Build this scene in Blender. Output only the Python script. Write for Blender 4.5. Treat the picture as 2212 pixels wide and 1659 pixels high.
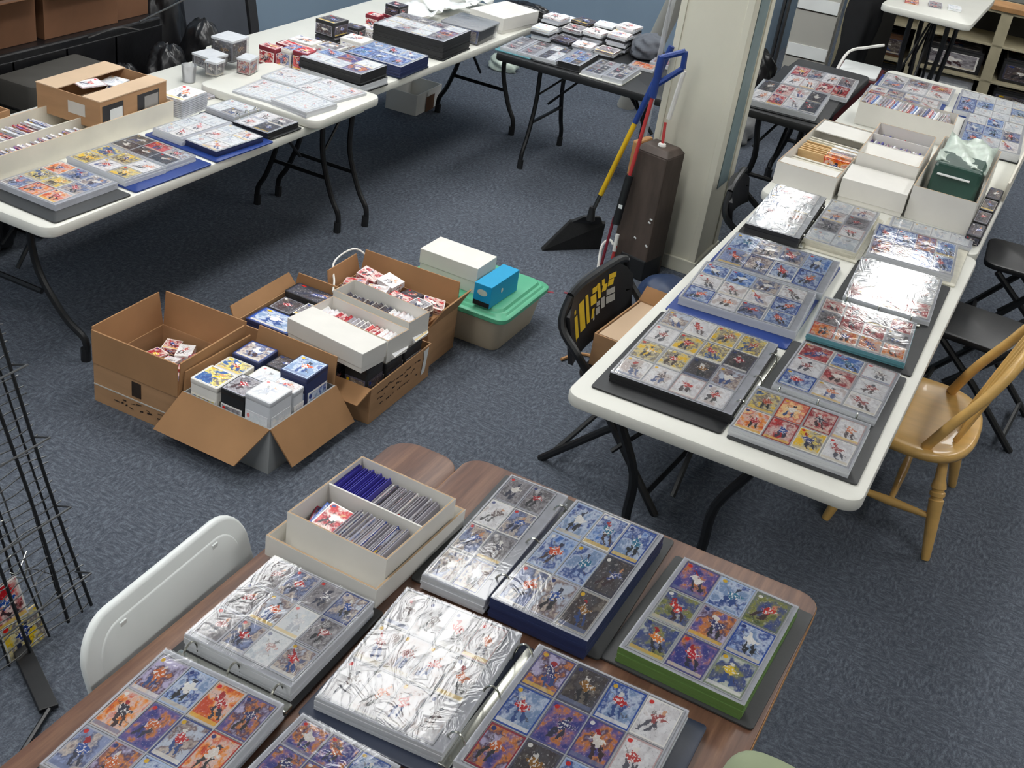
import bpy, math, random
from mathutils import Matrix, Vector
rnd = random.Random(11)
scene = bpy.context.scene
COL = scene.collection
for o in list(bpy.data.objects): bpy.data.objects.remove(o)
PI = math.pi
T = 0.56                      # table-top height

# ---------------------------------------------------------------- camera
cam_d = bpy.data.cameras.new('camera'); cam = bpy.data.objects.new('camera', cam_d); COL.objects.link(cam)
cam_d.sensor_fit = 'HORIZONTAL'; cam_d.sensor_width = 36; cam_d.lens = 2677.0 / 2212 * 36
cam_d.clip_start = 0.05; cam_d.clip_end = 60
RC = ((0.88102202, 0.33826262, -0.33072435), (0.45262657, -0.39940948, 0.79724604), (0.13758409, -0.85208595, -0.5049952))
cam.matrix_world = Matrix(((RC[0][0], -RC[0][1], -RC[0][2], 0), (RC[1][0], -RC[1][1], -RC[1][2], 0),
                           (RC[2][0], -RC[2][1], -RC[2][2], 2.1295), (0, 0, 0, 1)))
scene.camera = cam
# ---------------------------------------------------------------- world and exposure
world = bpy.data.worlds.new('world'); scene.world = world; world.use_nodes = True
world.node_tree.nodes['Background'].inputs[0].default_value = (0.75, 0.82, 0.9, 1)
world.node_tree.nodes['Background'].inputs[1].default_value = 0.25
scene.view_settings.view_transform = 'Standard'; scene.view_settings.look = 'None'
scene.view_settings.gamma = 1.0; scene.view_settings.use_curve_mapping = False
scene.view_settings.exposure = 0.5
LAMP_STRENGTH = 9.0
CEIL = 2.75
# ceiling fluorescent fixtures, some added as fill: (x, y) centres, long axis along y
LAMPS = [(-1.68, 3.60), (-2.02, 6.2), (-2.22, 7.7), (-2.05, 9.9), (-1.72, 1.3), (-1.72, -1.0),
         (-0.80, 8.98), (0.05, 6.2), (1.3, 2.2), (1.3, 5.0), (1.3, 7.6), (1.3, -0.6), (-3.15, 0.4), (-2.66, 3.62), (-3.2, 5.3)]  # outer rows, back right and blue wall lamps are added fill

# ---------------------------------------------------------------- materials
def node(nt, typ, **kw):
    n = nt.nodes.new(typ)
    for k, v in kw.items(): setattr(n, k, v)
    return n
def put(nt, sock, v):
    if v is None: return
    if hasattr(v, 'links'): nt.links.new(v, sock)
    else: sock.default_value = v
def M(nt, op, a, b=None, c=None, clamp=False):
    n = node(nt, 'ShaderNodeMath', operation=op, use_clamp=clamp)
    put(nt, n.inputs[0], a); put(nt, n.inputs[1], b); put(nt, n.inputs[2], c)
    return n.outputs[0]
def MIX(nt, fac, a, b, blend='MIX'):
    n = node(nt, 'ShaderNodeMix', data_type='RGBA', blend_type=blend)
    put(nt, n.inputs[0], fac); put(nt, n.inputs[6], a); put(nt, n.inputs[7], b)
    return n.outputs[2]
def RAMP(nt, fac, stops, interp='LINEAR'):
    n = node(nt, 'ShaderNodeValToRGB'); cr = n.color_ramp; cr.interpolation = interp
    while len(cr.elements) < len(stops): cr.elements.new(0.5)
    for e, (p, c) in zip(cr.elements, stops): e.position = p; e.color = (*c, 1)
    put(nt, n.inputs[0], fac); return n.outputs[0]
def NOISE(nt, vec, scale, detail=3, rough=0.55, w=None):
    n = node(nt, 'ShaderNodeTexNoise'); n.inputs['Scale'].default_value = scale
    n.inputs['Detail'].default_value = detail; n.inputs['Roughness'].default_value = rough
    if vec is not None: nt.links.new(vec, n.inputs['Vector'])
    return n
def new_mat(name):
    m = bpy.data.materials.new(name); m.use_nodes = True
    nt = m.node_tree; return m, nt, nt.nodes['Principled BSDF']
def sr(r, g, b):
    f = lambda c: (c / 255 / 12.92) if c <= 10 else ((c / 255 + 0.055) / 1.055) ** 2.4
    return (f(r), f(g), f(b))
def tc(nt, kind='Object'): return node(nt, 'ShaderNodeTexCoord').outputs[kind]
MATS = {}
def plain(name, rgb, rough=0.5, var=0.12, scale=12, metal=0.0, bump=0.0, bscale=80, spec=0.5, coat=0.0, stretch=None):
    m, nt, b = new_mat(name)
    v = tc(nt)
    if stretch:
        mp = node(nt, 'ShaderNodeMapping'); mp.inputs['Scale'].default_value = stretch
        nt.links.new(v, mp.inputs[0]); v = mp.outputs[0]
    n = NOISE(nt, v, scale, 4)
    lo = tuple(c * (1 - var) for c in rgb); hi = tuple(min(1, c * (1 + var)) for c in rgb)
    nt.links.new(RAMP(nt, n.outputs[0], [(0.3, lo), (0.7, hi)]), b.inputs['Base Color'])
    b.inputs['Roughness'].default_value = rough; b.inputs['Metallic'].default_value = metal
    b.inputs['Specular IOR Level'].default_value = spec; b.inputs['Coat Weight'].default_value = coat
    if bump:
        n2 = NOISE(nt, v, bscale, 4); bp = node(nt, 'ShaderNodeBump'); bp.inputs['Strength'].default_value = bump
        bp.inputs['Distance'].default_value = 0.004
        nt.links.new(n2.outputs[0], bp.inputs['Height']); nt.links.new(bp.outputs[0], b.inputs['Normal'])
    MATS[name] = m; return m

plain('white_plastic', sr(224, 223, 214), 0.42, 0.03, 6, bump=0.05, bscale=300)
plain('white_chair', sr(226, 230, 228), 0.35, 0.03, 6)
plain('black_metal', sr(26, 27, 29), 0.38, 0.2, 20)
plain('black_plastic', sr(30, 31, 33), 0.5, 0.15, 20, bump=0.06, bscale=200)
plain('black_vinyl', sr(34, 34, 36), 0.42, 0.15, 14, bump=0.1, bscale=90)
plain('charcoal_vinyl', sr(58, 59, 60), 0.5, 0.12, 10, bump=0.05, bscale=120)
plain('navy_vinyl', sr(30, 40, 62), 0.38, 0.15, 10, bump=0.05)
plain('blue_vinyl', sr(30, 58, 128), 0.38, 0.12, 10, bump=0.05)
plain('chrome', sr(205, 205, 195), 0.22, 0.08, 20, metal=1.0)
plain('dull_steel', sr(120, 120, 120), 0.35, 0.15, 20, metal=1.0)
plain('white_card', sr(227, 224, 217), 0.7, 0.04, 8, bump=0.03, bscale=60)
plain('cream_card', sr(226, 221, 206), 0.75, 0.06, 8, bump=0.03, bscale=60)
plain('kraft_edge', sr(186, 158, 126), 0.85, 0.1, 30)
plain('cardboard', sr(176, 136, 98), 0.85, 0.10, 5, bump=0.06, bscale=60, stretch=(1, 1, 6))
plain('cardboard_inside', sr(170, 128, 88), 0.88, 0.10, 5, bump=0.05, bscale=60)
plain('cardboard_light', sr(208, 180, 150), 0.85, 0.06, 5, bump=0.05, bscale=60)
plain('carton_grey', sr(170, 172, 172), 0.6, 0.06, 6)
plain('ink', sr(46, 34, 26), 0.8, 0.3, 30)
plain('tape', sr(205, 200, 190), 0.3, 0.08, 10)
plain('page_white', sr(206, 208, 212), 0.45, 0.08, 40, stretch=(1, 1, 60))
plain('page_grey', sr(192, 194, 202), 0.4, 0.12, 30)
plain('page_cream', sr(206, 202, 186), 0.5, 0.10, 30)
plain('page_green', sr(100, 132, 70), 0.5, 0.18, 30, stretch=(1, 1, 60))
plain('page_teal', sr(96, 150, 160), 0.5, 0.15, 30, stretch=(1, 1, 60))
plain('page_navy', sr(42, 52, 92), 0.5, 0.15, 30, stretch=(1, 1, 60))
plain('page_dark', sr(40, 40, 42), 0.5, 0.2, 30, stretch=(1, 1, 60))
plain('sleeve_blue', sr(58, 54, 150), 0.3, 0.2, 60)
plain('sleeve_grey', sr(150, 146, 154), 0.3, 0.35, 90, stretch=(1, 1, 1))
plain('bin_cream', sr(206, 192, 166), 0.5, 0.05, 6)
plain('bin_lid', sr(92, 180, 140), 0.4, 0.08, 6)
plain('cyan_box', sr(18, 156, 204), 0.45, 0.05, 6)
plain('pillar_paint', sr(216, 213, 196), 0.6, 0.05, 3, bump=0.05, bscale=20)
plain('pillar_stain', sr(120, 138, 140), 0.6, 0.15, 6)
plain('wall_blue', sr(128, 148, 166), 0.65, 0.06, 1.2, bump=0.03, bscale=60)
plain('wall_grey', sr(170, 168, 160), 0.8, 0.05, 2)
plain('ceiling_white', sr(225, 225, 220), 0.9, 0.03, 4)
plain('oak', sr(222, 178, 104), 0.35, 0.08, 5, stretch=(1, 7, 7), coat=0.25)
plain('post_brown', sr(80, 68, 61), 0.6, 0.3, 7, bump=0.12, bscale=30, stretch=(3, 3, 0.7))
plain('tan', sr(178, 132, 84), 0.6, 0.2, 10)
plain('red_plastic', sr(190, 62, 62), 0.45, 0.12, 14)
plain('dark_red', sr(126, 34, 48), 0.45, 0.12, 14)
plain('blue_plastic', sr(34, 62, 132), 0.4, 0.12, 12)
plain('yellow_plastic', sr(222, 182, 34), 0.4, 0.08, 12)
plain('white_paint', sr(230, 228, 222), 0.5, 0.05, 12)
plain('bristle', sr(20, 21, 22), 0.9, 0.35, 60, bump=0.5, bscale=160, stretch=(6, 6, 0.6))
plain('yellow_print', sr(226, 190, 44), 0.6, 0.08, 30)
plain('grey_print', sr(178, 178, 172), 0.6, 0.08, 30)
plain('navy_bag', sr(44, 62, 96), 0.45, 0.15, 8, bump=0.15, bscale=20)
plain('bag_black', sr(24, 24, 26), 0.28, 0.3, 5, bump=0.6, bscale=16)
plain('bag_green', sr(38, 70, 60), 0.3, 0.2, 5, bump=0.3, bscale=18)
plain('bag_pale', sr(196, 208, 196), 0.3, 0.25, 14, bump=0.5, bscale=22)
plain('board_dark', sr(62, 66, 74), 0.7, 0.15, 4)
plain('brown_dark', sr(104, 70, 46), 0.85, 0.15, 5)
plain('paper', sr(226, 228, 226), 0.7, 0.05, 6)
plain('olive', sr(150, 160, 128), 0.75, 0.06, 10, bump=0.05, bscale=200)
plain('shelf_paint', sr(186, 176, 146), 0.65, 0.12, 8)
plain('shelf_dark', sr(60, 58, 54), 0.8, 0.2, 6)
plain('coat_black', sr(24, 24, 26), 0.85, 0.3, 10, bump=0.5, bscale=18)
plain('maroon', sr(84, 30, 34), 0.6, 0.2, 8)
plain('manila', sr(222, 190, 140), 0.75, 0.08, 8)
plain('wire_grey', sr(120, 120, 120), 0.35, 0.2, 20, metal=0.8)
plain('plastic_clear_grey', sr(150, 146, 142), 0.25, 0.15, 8)
plain('blanket_grey', sr(96, 100, 108), 0.9, 0.2, 8, bump=0.3, bscale=30)
plain('lamp_frame', sr(235, 235, 232), 0.5, 0.02, 5)

def brown_wood():
    m, nt, b = new_mat('walnut_laminate')
    v = tc(nt); mp = node(nt, 'ShaderNodeMapping'); mp.inputs['Scale'].default_value = (18, 1.2, 1); nt.links.new(v, mp.inputs[0])
    n = NOISE(nt, mp.outputs[0], 3.0, 6, 0.65); n2 = NOISE(nt, mp.outputs[0], 14, 3)
    c = RAMP(nt, n.outputs[0], [(0.28, sr(82, 56, 45)), (0.5, sr(116, 83, 66)), (0.72, sr(148, 112, 88))])
    nt.links.new(MIX(nt, M(nt, 'MULTIPLY', n2.outputs[0], 0.45), c, (*sr(90, 62, 52), 1)), b.inputs['Base Color'])
    b.inputs['Roughness'].default_value = 0.35; MATS['walnut_laminate'] = m
brown_wood()

def carpet():
    m, nt, b = new_mat('carpet')
    v = tc(nt)
    mp = node(nt, 'ShaderNodeMapping'); mp.inputs['Scale'].default_value = (112, 44, 60); mp.inputs['Rotation'].default_value = (0, 0, 0.55); nt.links.new(v, mp.inputs[0])
    mp2 = node(nt, 'ShaderNodeMapping'); mp2.inputs['Scale'].default_value = (44, 118, 60); mp2.inputs['Rotation'].default_value = (0, 0, 0.2); nt.links.new(v, mp2.inputs[0])
    big = NOISE(nt, v, 1.6, 3); mid = NOISE(nt, v, 9, 4, 0.7)
    a = NOISE(nt, mp.outputs[0], 1.0, 3, 0.6); c2 = NOISE(nt, mp2.outputs[0], 1.0, 3, 0.6)
    patch = NOISE(nt, v, 9, 2); sel = M(nt, 'GREATER_THAN', patch.outputs[0], 0.5)
    fine = NOISE(nt, v, 260, 2, 0.7)
    loop = M(nt, 'ADD', M(nt, 'MULTIPLY', a.outputs[0], M(nt, 'SUBTRACT', 1.0, sel)), M(nt, 'MULTIPLY', c2.outputs[0], sel))
    h = M(nt, 'ADD', M(nt, 'MULTIPLY', loop, 0.6), M(nt, 'MULTIPLY', fine.outputs[0], 0.4))
    base = RAMP(nt, h, [(0.36, sr(56, 61, 69)), (0.5, sr(90, 96, 106)), (0.64, sr(130, 137, 148))])
    base = MIX(nt, M(nt, 'MULTIPLY', mid.outputs[0], 0.35), base, (*sr(80, 86, 96), 1))
    base = MIX(nt, M(nt, 'MULTIPLY', big.outputs[0], 0.45), base, (*sr(94, 99, 108), 1))
    nt.links.new(base, b.inputs['Base Color']); b.inputs['Roughness'].default_value = 0.95
    b.inputs['Specular IOR Level'].default_value = 0.15
    bp = node(nt, 'ShaderNodeBump'); bp.inputs['Strength'].default_value = 0.9; bp.inputs['Distance'].default_value = 0.006
    nt.links.new(h, bp.inputs['Height']); nt.links.new(bp.outputs[0], b.inputs['Normal']); MATS['carpet'] = m
carpet()

def clear_plastic(name, ior=1.5, rough=0.07, bump=0.35, bscale=14, haze=0.05, tint=(1, 1, 1)):
    m = bpy.data.materials.new(name); m.use_nodes = True; nt = m.node_tree; nt.nodes.clear()
    out = node(nt, 'ShaderNodeOutputMaterial'); tr = node(nt, 'ShaderNodeBsdfTransparent'); tr.inputs[0].default_value = (*tint, 1)
    gl = node(nt, 'ShaderNodeBsdfGlossy'); gl.inputs['Roughness'].default_value = rough
    df = node(nt, 'ShaderNodeBsdfDiffuse'); df.inputs[0].default_value = (0.85, 0.86, 0.9, 1)
    fr = node(nt, 'ShaderNodeFresnel'); fr.inputs[0].default_value = ior
    n = NOISE(nt, tc(nt, 'Object'), bscale, 2); bp = node(nt, 'ShaderNodeBump'); bp.inputs['Strength'].default_value = bump; bp.inputs['Distance'].default_value = 0.01
    nt.links.new(n.outputs[0], bp.inputs['Height'])
    nt.links.new(bp.outputs[0], gl.inputs['Normal']); nt.links.new(bp.outputs[0], fr.inputs['Normal'])
    a = node(nt, 'ShaderNodeMixShader'); a.inputs[0].default_value = haze; nt.links.new(tr.outputs[0], a.inputs[1]); nt.links.new(df.outputs[0], a.inputs[2])
    mx = node(nt, 'ShaderNodeMixShader'); nt.links.new(M(nt, 'MULTIPLY', fr.outputs[0], 1.15, clamp=True), mx.inputs[0]); nt.links.new(a.outputs[0], mx.inputs[1]); nt.links.new(gl.outputs[0], mx.inputs[2])
    nt.links.new(mx.outputs[0], out.inputs[0]); MATS[name] = m
clear_plastic('sleeve_plastic', 1.5, 0.08, 0.05, 5, 0.02)
clear_plastic('sleeve_wavy', 1.5, 0.09, 0.10, 6, 0.02)
clear_plastic('case_plastic', 1.5, 0.06, 0.05, 8, 0.10)
clear_plastic('loose_plastic', 1.45, 0.2, 0.6, 12, 0.35)

def card_art(name, bg, fig, pants, border, light=0.0):
    """printed trading card: soft painted background, a player-like figure, corner mark and name bar (uv 0..1)"""
    m, nt, b = new_mat(name)
    uv = node(nt, 'ShaderNodeUVMap').outputs[0]; sx = node(nt, 'ShaderNodeSeparateXYZ'); nt.links.new(uv, sx.inputs[0])
    u, v = sx.outputs[0], sx.outputs[1]
    rand = node(nt, 'ShaderNodeObjectInfo').outputs['Random']
    r1 = M(nt, 'FRACT', M(nt, 'MULTIPLY', rand, 7.13)); r2 = M(nt, 'FRACT', M(nt, 'MULTIPLY', rand, 31.7)); r3 = M(nt, 'FRACT', M(nt, 'MULTIPLY', rand, 91.3))
    cmb = node(nt, 'ShaderNodeCombineXYZ'); put(nt, cmb.inputs[0], u); put(nt, cmb.inputs[1], v); put(nt, cmb.inputs[2], M(nt, 'MULTIPLY', rand, 60.0))
    n1 = NOISE(nt, cmb.outputs[0], 2.2, 3, 0.6); n2 = NOISE(nt, cmb.outputs[0], 7, 3, 0.6); n3 = NOISE(nt, cmb.outputs[0], 16, 2, 0.6)
    k = len(bg) - 1
    t = M(nt, 'ADD', M(nt, 'MULTIPLY', M(nt, 'SUBTRACT', n1.outputs[0], 0.5), 3.0), M(nt, 'ADD', M(nt, 'MULTIPLY', r3, 0.7), 0.15))
    col = RAMP(nt, t, [(i / k if k else 0, sr(*c)) for i, c in enumerate(bg)])
    col = MIX(nt, M(nt, 'MULTIPLY', M(nt, 'GREATER_THAN', n3.outputs[0], 0.64), 0.30), col, (*sr(40, 42, 60), 1))
    col = MIX(nt, M(nt, 'MULTIPLY', M(nt, 'LESS_THAN', n3.outputs[0], 0.37), 0.35), col, (*sr(236, 234, 232), 1))
    dx = M(nt, 'MULTIPLY', M(nt, 'SUBTRACT', n2.outputs[0], 0.5), 0.34)
    sc = node(nt, 'ShaderNodeSeparateColor'); nt.links.new(n2.outputs[1], sc.inputs[0])
    dy = M(nt, 'MULTIPLY', M(nt, 'SUBTRACT', sc.outputs[2], 0.5), 0.30)
    y = M(nt, 'ADD', M(nt, 'SUBTRACT', v, 0.5), dy)
    x = M(nt, 'ADD', M(nt, 'SUBTRACT', M(nt, 'ADD', u, dx), M(nt, 'ADD', 0.42, M(nt, 'MULTIPLY', r1, 0.16))),
          M(nt, 'MULTIPLY', y, M(nt, 'MULTIPLY', M(nt, 'SUBTRACT', r2, 0.5), 1.5)))
    def ell(cx, cy, rx, ry):
        a = M(nt, 'DIVIDE', M(nt, 'SUBTRACT', x, cx), rx); c = M(nt, 'DIVIDE', M(nt, 'SUBTRACT', y, cy), ry)
        return M(nt, 'LESS_THAN', M(nt, 'ADD', M(nt, 'MULTIPLY', a, a), M(nt, 'MULTIPLY', c, c)), 1.0)
    def pick(r, cols): return RAMP(nt, r, [(i / len(cols), sr(*c)) for i, c in enumerate(cols)], 'CONSTANT')
    legs = M(nt, 'MAXIMUM', ell(-0.11, -0.19, 0.06, 0.17), ell(0.10, -0.17, 0.06, 0.16))
    stick = M(nt, 'MULTIPLY', M(nt, 'LESS_THAN', M(nt, 'ABSOLUTE', M(nt, 'ADD', M(nt, 'MULTIPLY', x, 0.8), y)), 0.018), ell(0, 0, 0.36, 0.36))
    body = M(nt, 'MAXIMUM', ell(0, 0.06, 0.13, 0.14), ell(0.03, 0.08, 0.24, 0.05))
    head = ell(0, 0.25, 0.07, 0.06)
    col = MIX(nt, M(nt, 'MULTIPLY', stick, 0.7), col, (*sr(60, 40, 36), 1))
    col = MIX(nt, legs, col, pick(r3, pants)); col = MIX(nt, body, col, pick(r1, fig))
    col = MIX(nt, M(nt, 'MULTIPLY', body, M(nt, 'GREATER_THAN', n3.outputs[0], 0.55)), col, (*sr(238, 236, 234), 1))
    col = MIX(nt, head, col, pick(r2, [(206, 160, 130), (40, 44, 66), (226, 224, 220), (170, 40, 44)]))
    bar = M(nt, 'MULTIPLY', M(nt, 'LESS_THAN', v, 0.13), M(nt, 'GREATER_THAN', r2, 0.45))
    col = MIX(nt, M(nt, 'MULTIPLY', bar, 0.75), col, pick(r1, [(232, 230, 226), (214, 206, 190), (120, 130, 160), (228, 200, 120)]))
    lu = M(nt, 'SUBTRACT', u, 0.14); lv = M(nt, 'MULTIPLY', M(nt, 'SUBTRACT', v, 0.89), 1.35)
    logo = M(nt, 'LESS_THAN', M(nt, 'ADD', M(nt, 'MULTIPLY', lu, lu), M(nt, 'MULTIPLY', lv, lv)), 0.0045)
    col = MIX(nt, logo, col, pick(r3, [(216, 60, 56), (236, 234, 230), (44, 60, 120), (224, 184, 60)]))
    edge = M(nt, 'MAXIMUM', M(nt, 'ABSOLUTE', M(nt, 'SUBTRACT', u, 0.5)), M(nt, 'ABSOLUTE', M(nt, 'SUBTRACT', v, 0.5)))
    col = MIX(nt, M(nt, 'GREATER_THAN', edge, 0.463), col, pick(r2, border))
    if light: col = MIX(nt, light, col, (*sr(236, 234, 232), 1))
    hs = node(nt, 'ShaderNodeHueSaturation'); hs.inputs['Saturation'].default_value = 1.18; hs.inputs['Value'].default_value = 1.22; nt.links.new(col, hs.inputs['Color'])
    nt.links.new(hs.outputs[0], b.inputs['Base Color']); b.inputs['Roughness'].default_value = 0.4; MATS[name] = m
W_ = (236, 234, 230)
DK = [(40, 44, 66), (60, 40, 44), (30, 32, 38), (70, 90, 140)]
card_art('art_mix', [(150, 160, 190), (88, 96, 130), (206, 196, 186), (120, 100, 104), (200, 206, 216)], [(196, 44, 46), (226, 222, 216), (60, 90, 160), (214, 96, 52)], DK, [W_, (190, 190, 200), (70, 84, 140), (180, 184, 196)])
card_art('art_white', [(226, 226, 228), (206, 204, 206), (236, 236, 238), (196, 186, 184)], [(186, 60, 56), (150, 60, 60), (90, 70, 70), (210, 130, 90)], DK, [W_, (206, 206, 212), (196, 170, 170), W_], 0.1)
card_art('art_blue', [(92, 128, 190), (190, 206, 226), (60, 84, 150), (206, 214, 226), (140, 160, 190)], [(196, 44, 46), (230, 228, 224), (214, 96, 60), (60, 120, 150)], DK, [(60, 90, 170), (190, 204, 226), (70, 96, 170), W_])
card_art('art_yellow', [(236, 200, 70), (214, 206, 170), (110, 100, 110), (240, 222, 140), (80, 110, 160)], [(196, 44, 46), (40, 60, 130), (236, 190, 40), (180, 80, 50)], DK, [W_, (206, 206, 206), (190, 186, 180), W_])
card_art('art_orange', [(206, 96, 70), (232, 168, 110), (222, 206, 200), (214, 130, 110), (240, 214, 170)], [(60, 84, 150), (226, 222, 216), (40, 40, 60), (180, 40, 44)], DK, [W_, (190, 90, 84), W_, (206, 200, 196)])
card_art('art_green', [(84, 96, 66), (150, 150, 90), (96, 104, 130), (70, 84, 140), (196, 200, 190)], [(226, 196, 50), (200, 60, 50), (190, 200, 60), (230, 140, 60)], DK, [(120, 130, 110), (96, 110, 150), (150, 160, 140), (180, 184, 180)])
card_art('art_purple', [(70, 76, 140), (130, 110, 160), (214, 150, 100), (80, 60, 96), (196, 190, 214)], [(206, 110, 50), (196, 44, 60), (226, 222, 216), (50, 60, 110)], DK, [(150, 60, 76), (110, 110, 160), (180, 176, 190), (90, 90, 140)])
card_art('art_grey', [(120, 116, 120), (160, 156, 160), (90, 86, 90), (200, 198, 200)], [(170, 40, 48), (226, 222, 216), (150, 70, 70), (70, 70, 90)], DK, [(196, 196, 204), (170, 170, 180), (150, 150, 160), W_])
card_art('art_dark', [(46, 48, 58), (84, 80, 84), (60, 50, 52), (120, 112, 104)], [(170, 40, 48), (200, 196, 190), (150, 110, 60), (70, 84, 140)], DK, [(60, 60, 76), (150, 150, 160), (90, 90, 110), (180, 176, 170)])
card_art('art_red', [(186, 56, 60), (222, 206, 200), (150, 44, 56), (206, 120, 120)], [(226, 222, 216), (40, 44, 66), (230, 190, 60), (60, 90, 160)], DK, [W_, (206, 190, 190), (160, 60, 64), W_])
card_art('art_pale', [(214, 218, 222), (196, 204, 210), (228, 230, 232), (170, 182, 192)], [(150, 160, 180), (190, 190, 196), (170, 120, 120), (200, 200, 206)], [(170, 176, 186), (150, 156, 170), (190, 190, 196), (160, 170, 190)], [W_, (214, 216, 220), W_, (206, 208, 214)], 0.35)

# ---------------------------------------------------------------- mesh helpers
class MB:
    def __init__(s): s.v = []; s.f = []; s.uv = []
    def add(s, vs, fs, uvs=None):
        k = len(s.v); s.v += [tuple(p) for p in vs]
        for i, f in enumerate(fs):
            s.f.append([a + k for a in f]); s.uv.append(uvs[i] if uvs else [(0.5, 0.5)] * len(f))
        return s
    def hexa(s, p):      # p: 4 bottom (ccw), 4 top (ccw)
        q = [(0, 0), (1, 0), (1, 1), (0, 1)]; r = [(0, 1), (0, 0), (1, 0), (1, 1)]
        return s.add(p, [(3, 2, 1, 0), (4, 5, 6, 7), (0, 1, 5, 4), (1, 2, 6, 5), (2, 3, 7, 6), (3, 0, 4, 7)], [r, q, q, q, q, q])
    def box(s, x0, x1, y0, y1, z0, z1, mat=None):
        p = [(x0, y0, z0), (x1, y0, z0), (x1, y1, z0), (x0, y1, z0), (x0, y0, z1), (x1, y0, z1), (x1, y1, z1), (x0, y1, z1)]
        if mat is not None: p = [mat @ Vector(a) for a in p]
        return s.hexa(p)
    def cbox(s, c, size, rz=0, rx=0, ry=0):
        m = Matrix.Translation(c) @ Matrix.Rotation(rz, 4, 'Z') @ Matrix.Rotation(ry, 4, 'Y') @ Matrix.Rotation(rx, 4, 'X')
        a, b, c_ = size[0] / 2, size[1] / 2, size[2] / 2
        return s.box(-a, a, -b, b, -c_, c_, m)
    def prism(s, pts, z0, z1):
        n = len(pts)
        return s.add([(*p, z0) for p in pts] + [(*p, z1) for p in pts], [list(range(n))[::-1], list(range(n, 2 * n))] + [(i, (i + 1) % n, n + (i + 1) % n, n + i) for i in range(n)])
    def rings(s, rr, cap=True, closed=False):
        n = len(rr[0]); vs = [p for r in rr for p in r]; fs = []
        L = len(rr)
        for i in range(L - 1 + (1 if closed else 0)):
            j = (i + 1) % L
            for k in range(n): fs.append((i * n + k, i * n + (k + 1) % n, j * n + (k + 1) % n, j * n + k))
        if cap and not closed: fs += [list(range(n))[::-1], [(L - 1) * n + k for k in range(n)]]
        return s.add(vs, fs)
    def tube(s, path, r, n=8, closed=False):
        P = [Vector(p) for p in path]; rr = []; L = len(P)
        R = r if isinstance(r, (list, tuple)) else [r] * L
        up = None
        for i, p in enumerate(P):
            if closed: d = P[(i + 1) % L] - P[i - 1]
            else: d = (P[min(i + 1, L - 1)] - P[max(i - 1, 0)])
            d.normalize()
            if up is None: up = d.orthogonal().normalized()
            else:
                up = up - d * up.dot(d)
                up = up.normalized() if up.length > 1e-6 else d.orthogonal().normalized()
            w = d.cross(up)
            rr.append([p + (up * math.cos(2 * PI * k / n) + w * math.sin(2 * PI * k / n)) * R[i] for k in range(n)])
        return s.rings(rr, True, closed)
    def lathe(s, prof, n=16, mat=None):
        rr = []
        for r, z in prof:
            ring = [Vector((r * math.cos(2 * PI * k / n), r * math.sin(2 * PI * k / n), z)) for k in range(n)]
            rr.append([mat @ p for p in ring] if mat is not None else ring)
        return s.rings(rr)
    def plate(s, x0, x1, y0, y1, z0, z1, r=0.03, b=0.004, seg=5):
        def loop(ins, z):
            rad = max(r - ins, 0.0005); pts = []
            for cx, cy, a0 in ((x1 - r, y1 - r, 0), (x0 + r, y1 - r, PI / 2), (x0 + r, y0 + r, PI), (x1 - r, y0 + r, 1.5 * PI)):
                for k in range(seg + 1):
                    a = a0 + PI / 2 * k / seg; pts.append(Vector((cx + rad * math.cos(a), cy + rad * math.sin(a), z)))
            return pts
        if b: return s.rings([loop(b, z0), loop(b * 0.3, z0 + b * 0.3), loop(0, z0 + b), loop(0, z1 - b), loop(b * 0.3, z1 - b * 0.3), loop(b, z1)])
        return s.rings([loop(0, z0), loop(0, z1)])
    def openbox(s, x0, x1, y0, y1, z0, z1, t=0.005, taper=0.0):
        a = taper
        o = [(x0 + a, y0 + a), (x1 - a, y0 + a), (x1 - a, y1 - a), (x0 + a, y1 - a)]; o2 = [(x0, y0), (x1, y0), (x1, y1), (x0, y1)]
        i2 = [(x0 + t, y0 + t), (x1 - t, y0 + t), (x1 - t, y1 - t), (x0 + t, y1 - t)]; i1 = [(x0 + t + a, y0 + t + a), (x1 - t - a, y0 + t + a), (x1 - t - a, y1 - t - a), (x0 + t + a, y1 - t - a)]
        vs = [(*p, z0) for p in o] + [(*p, z1) for p in o2] + [(*p, z1) for p in i2] + [(*p, z0 + t) for p in i1]
        fs = [(3, 2, 1, 0)]
        for k in range(4):
            j = (k + 1) % 4
            fs += [(k, j, 4 + j, 4 + k), (4 + k, 4 + j, 8 + j, 8 + k), (8 + k, 8 + j, 12 + j, 12 + k)]
        fs.append((12, 13, 14, 15))
        return s.add(vs, fs)
    def mesh(s, name):
        me = bpy.data.meshes.new(name); me.from_pydata(s.v, [], s.f); me.update()
        ul = me.uv_layers.new(name='UVMap'); i = 0
        flat = [c for f in s.uv for c in f]
        for k, c in enumerate(flat): ul.data[k].uv = c
        return me
    def build(s, name, mat, parent=None, bevel=0, smooth=False, loc=None, rz=0):
        o = bpy.data.objects.new(name, s.mesh(name)); COL.objects.link(o)
        if mat: o.data.materials.append(MATS[mat] if isinstance(mat, str) else mat)
        if parent: o.parent = parent
        if loc is not None: o.location = loc
        if rz: o.rotation_euler = (0, 0, rz)
        if smooth:
            for p in o.data.polygons: p.use_smooth = True
            if smooth != 'all':
                try: o.data.set_sharp_from_angle(angle=math.radians(40))
                except Exception: pass
        if bevel:
            md = o.modifiers.new('bevel', 'BEVEL'); md.width = bevel; md.segments = 2; md.limit_method = 'ANGLE'; md.angle_limit = 0.6
        return o
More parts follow.
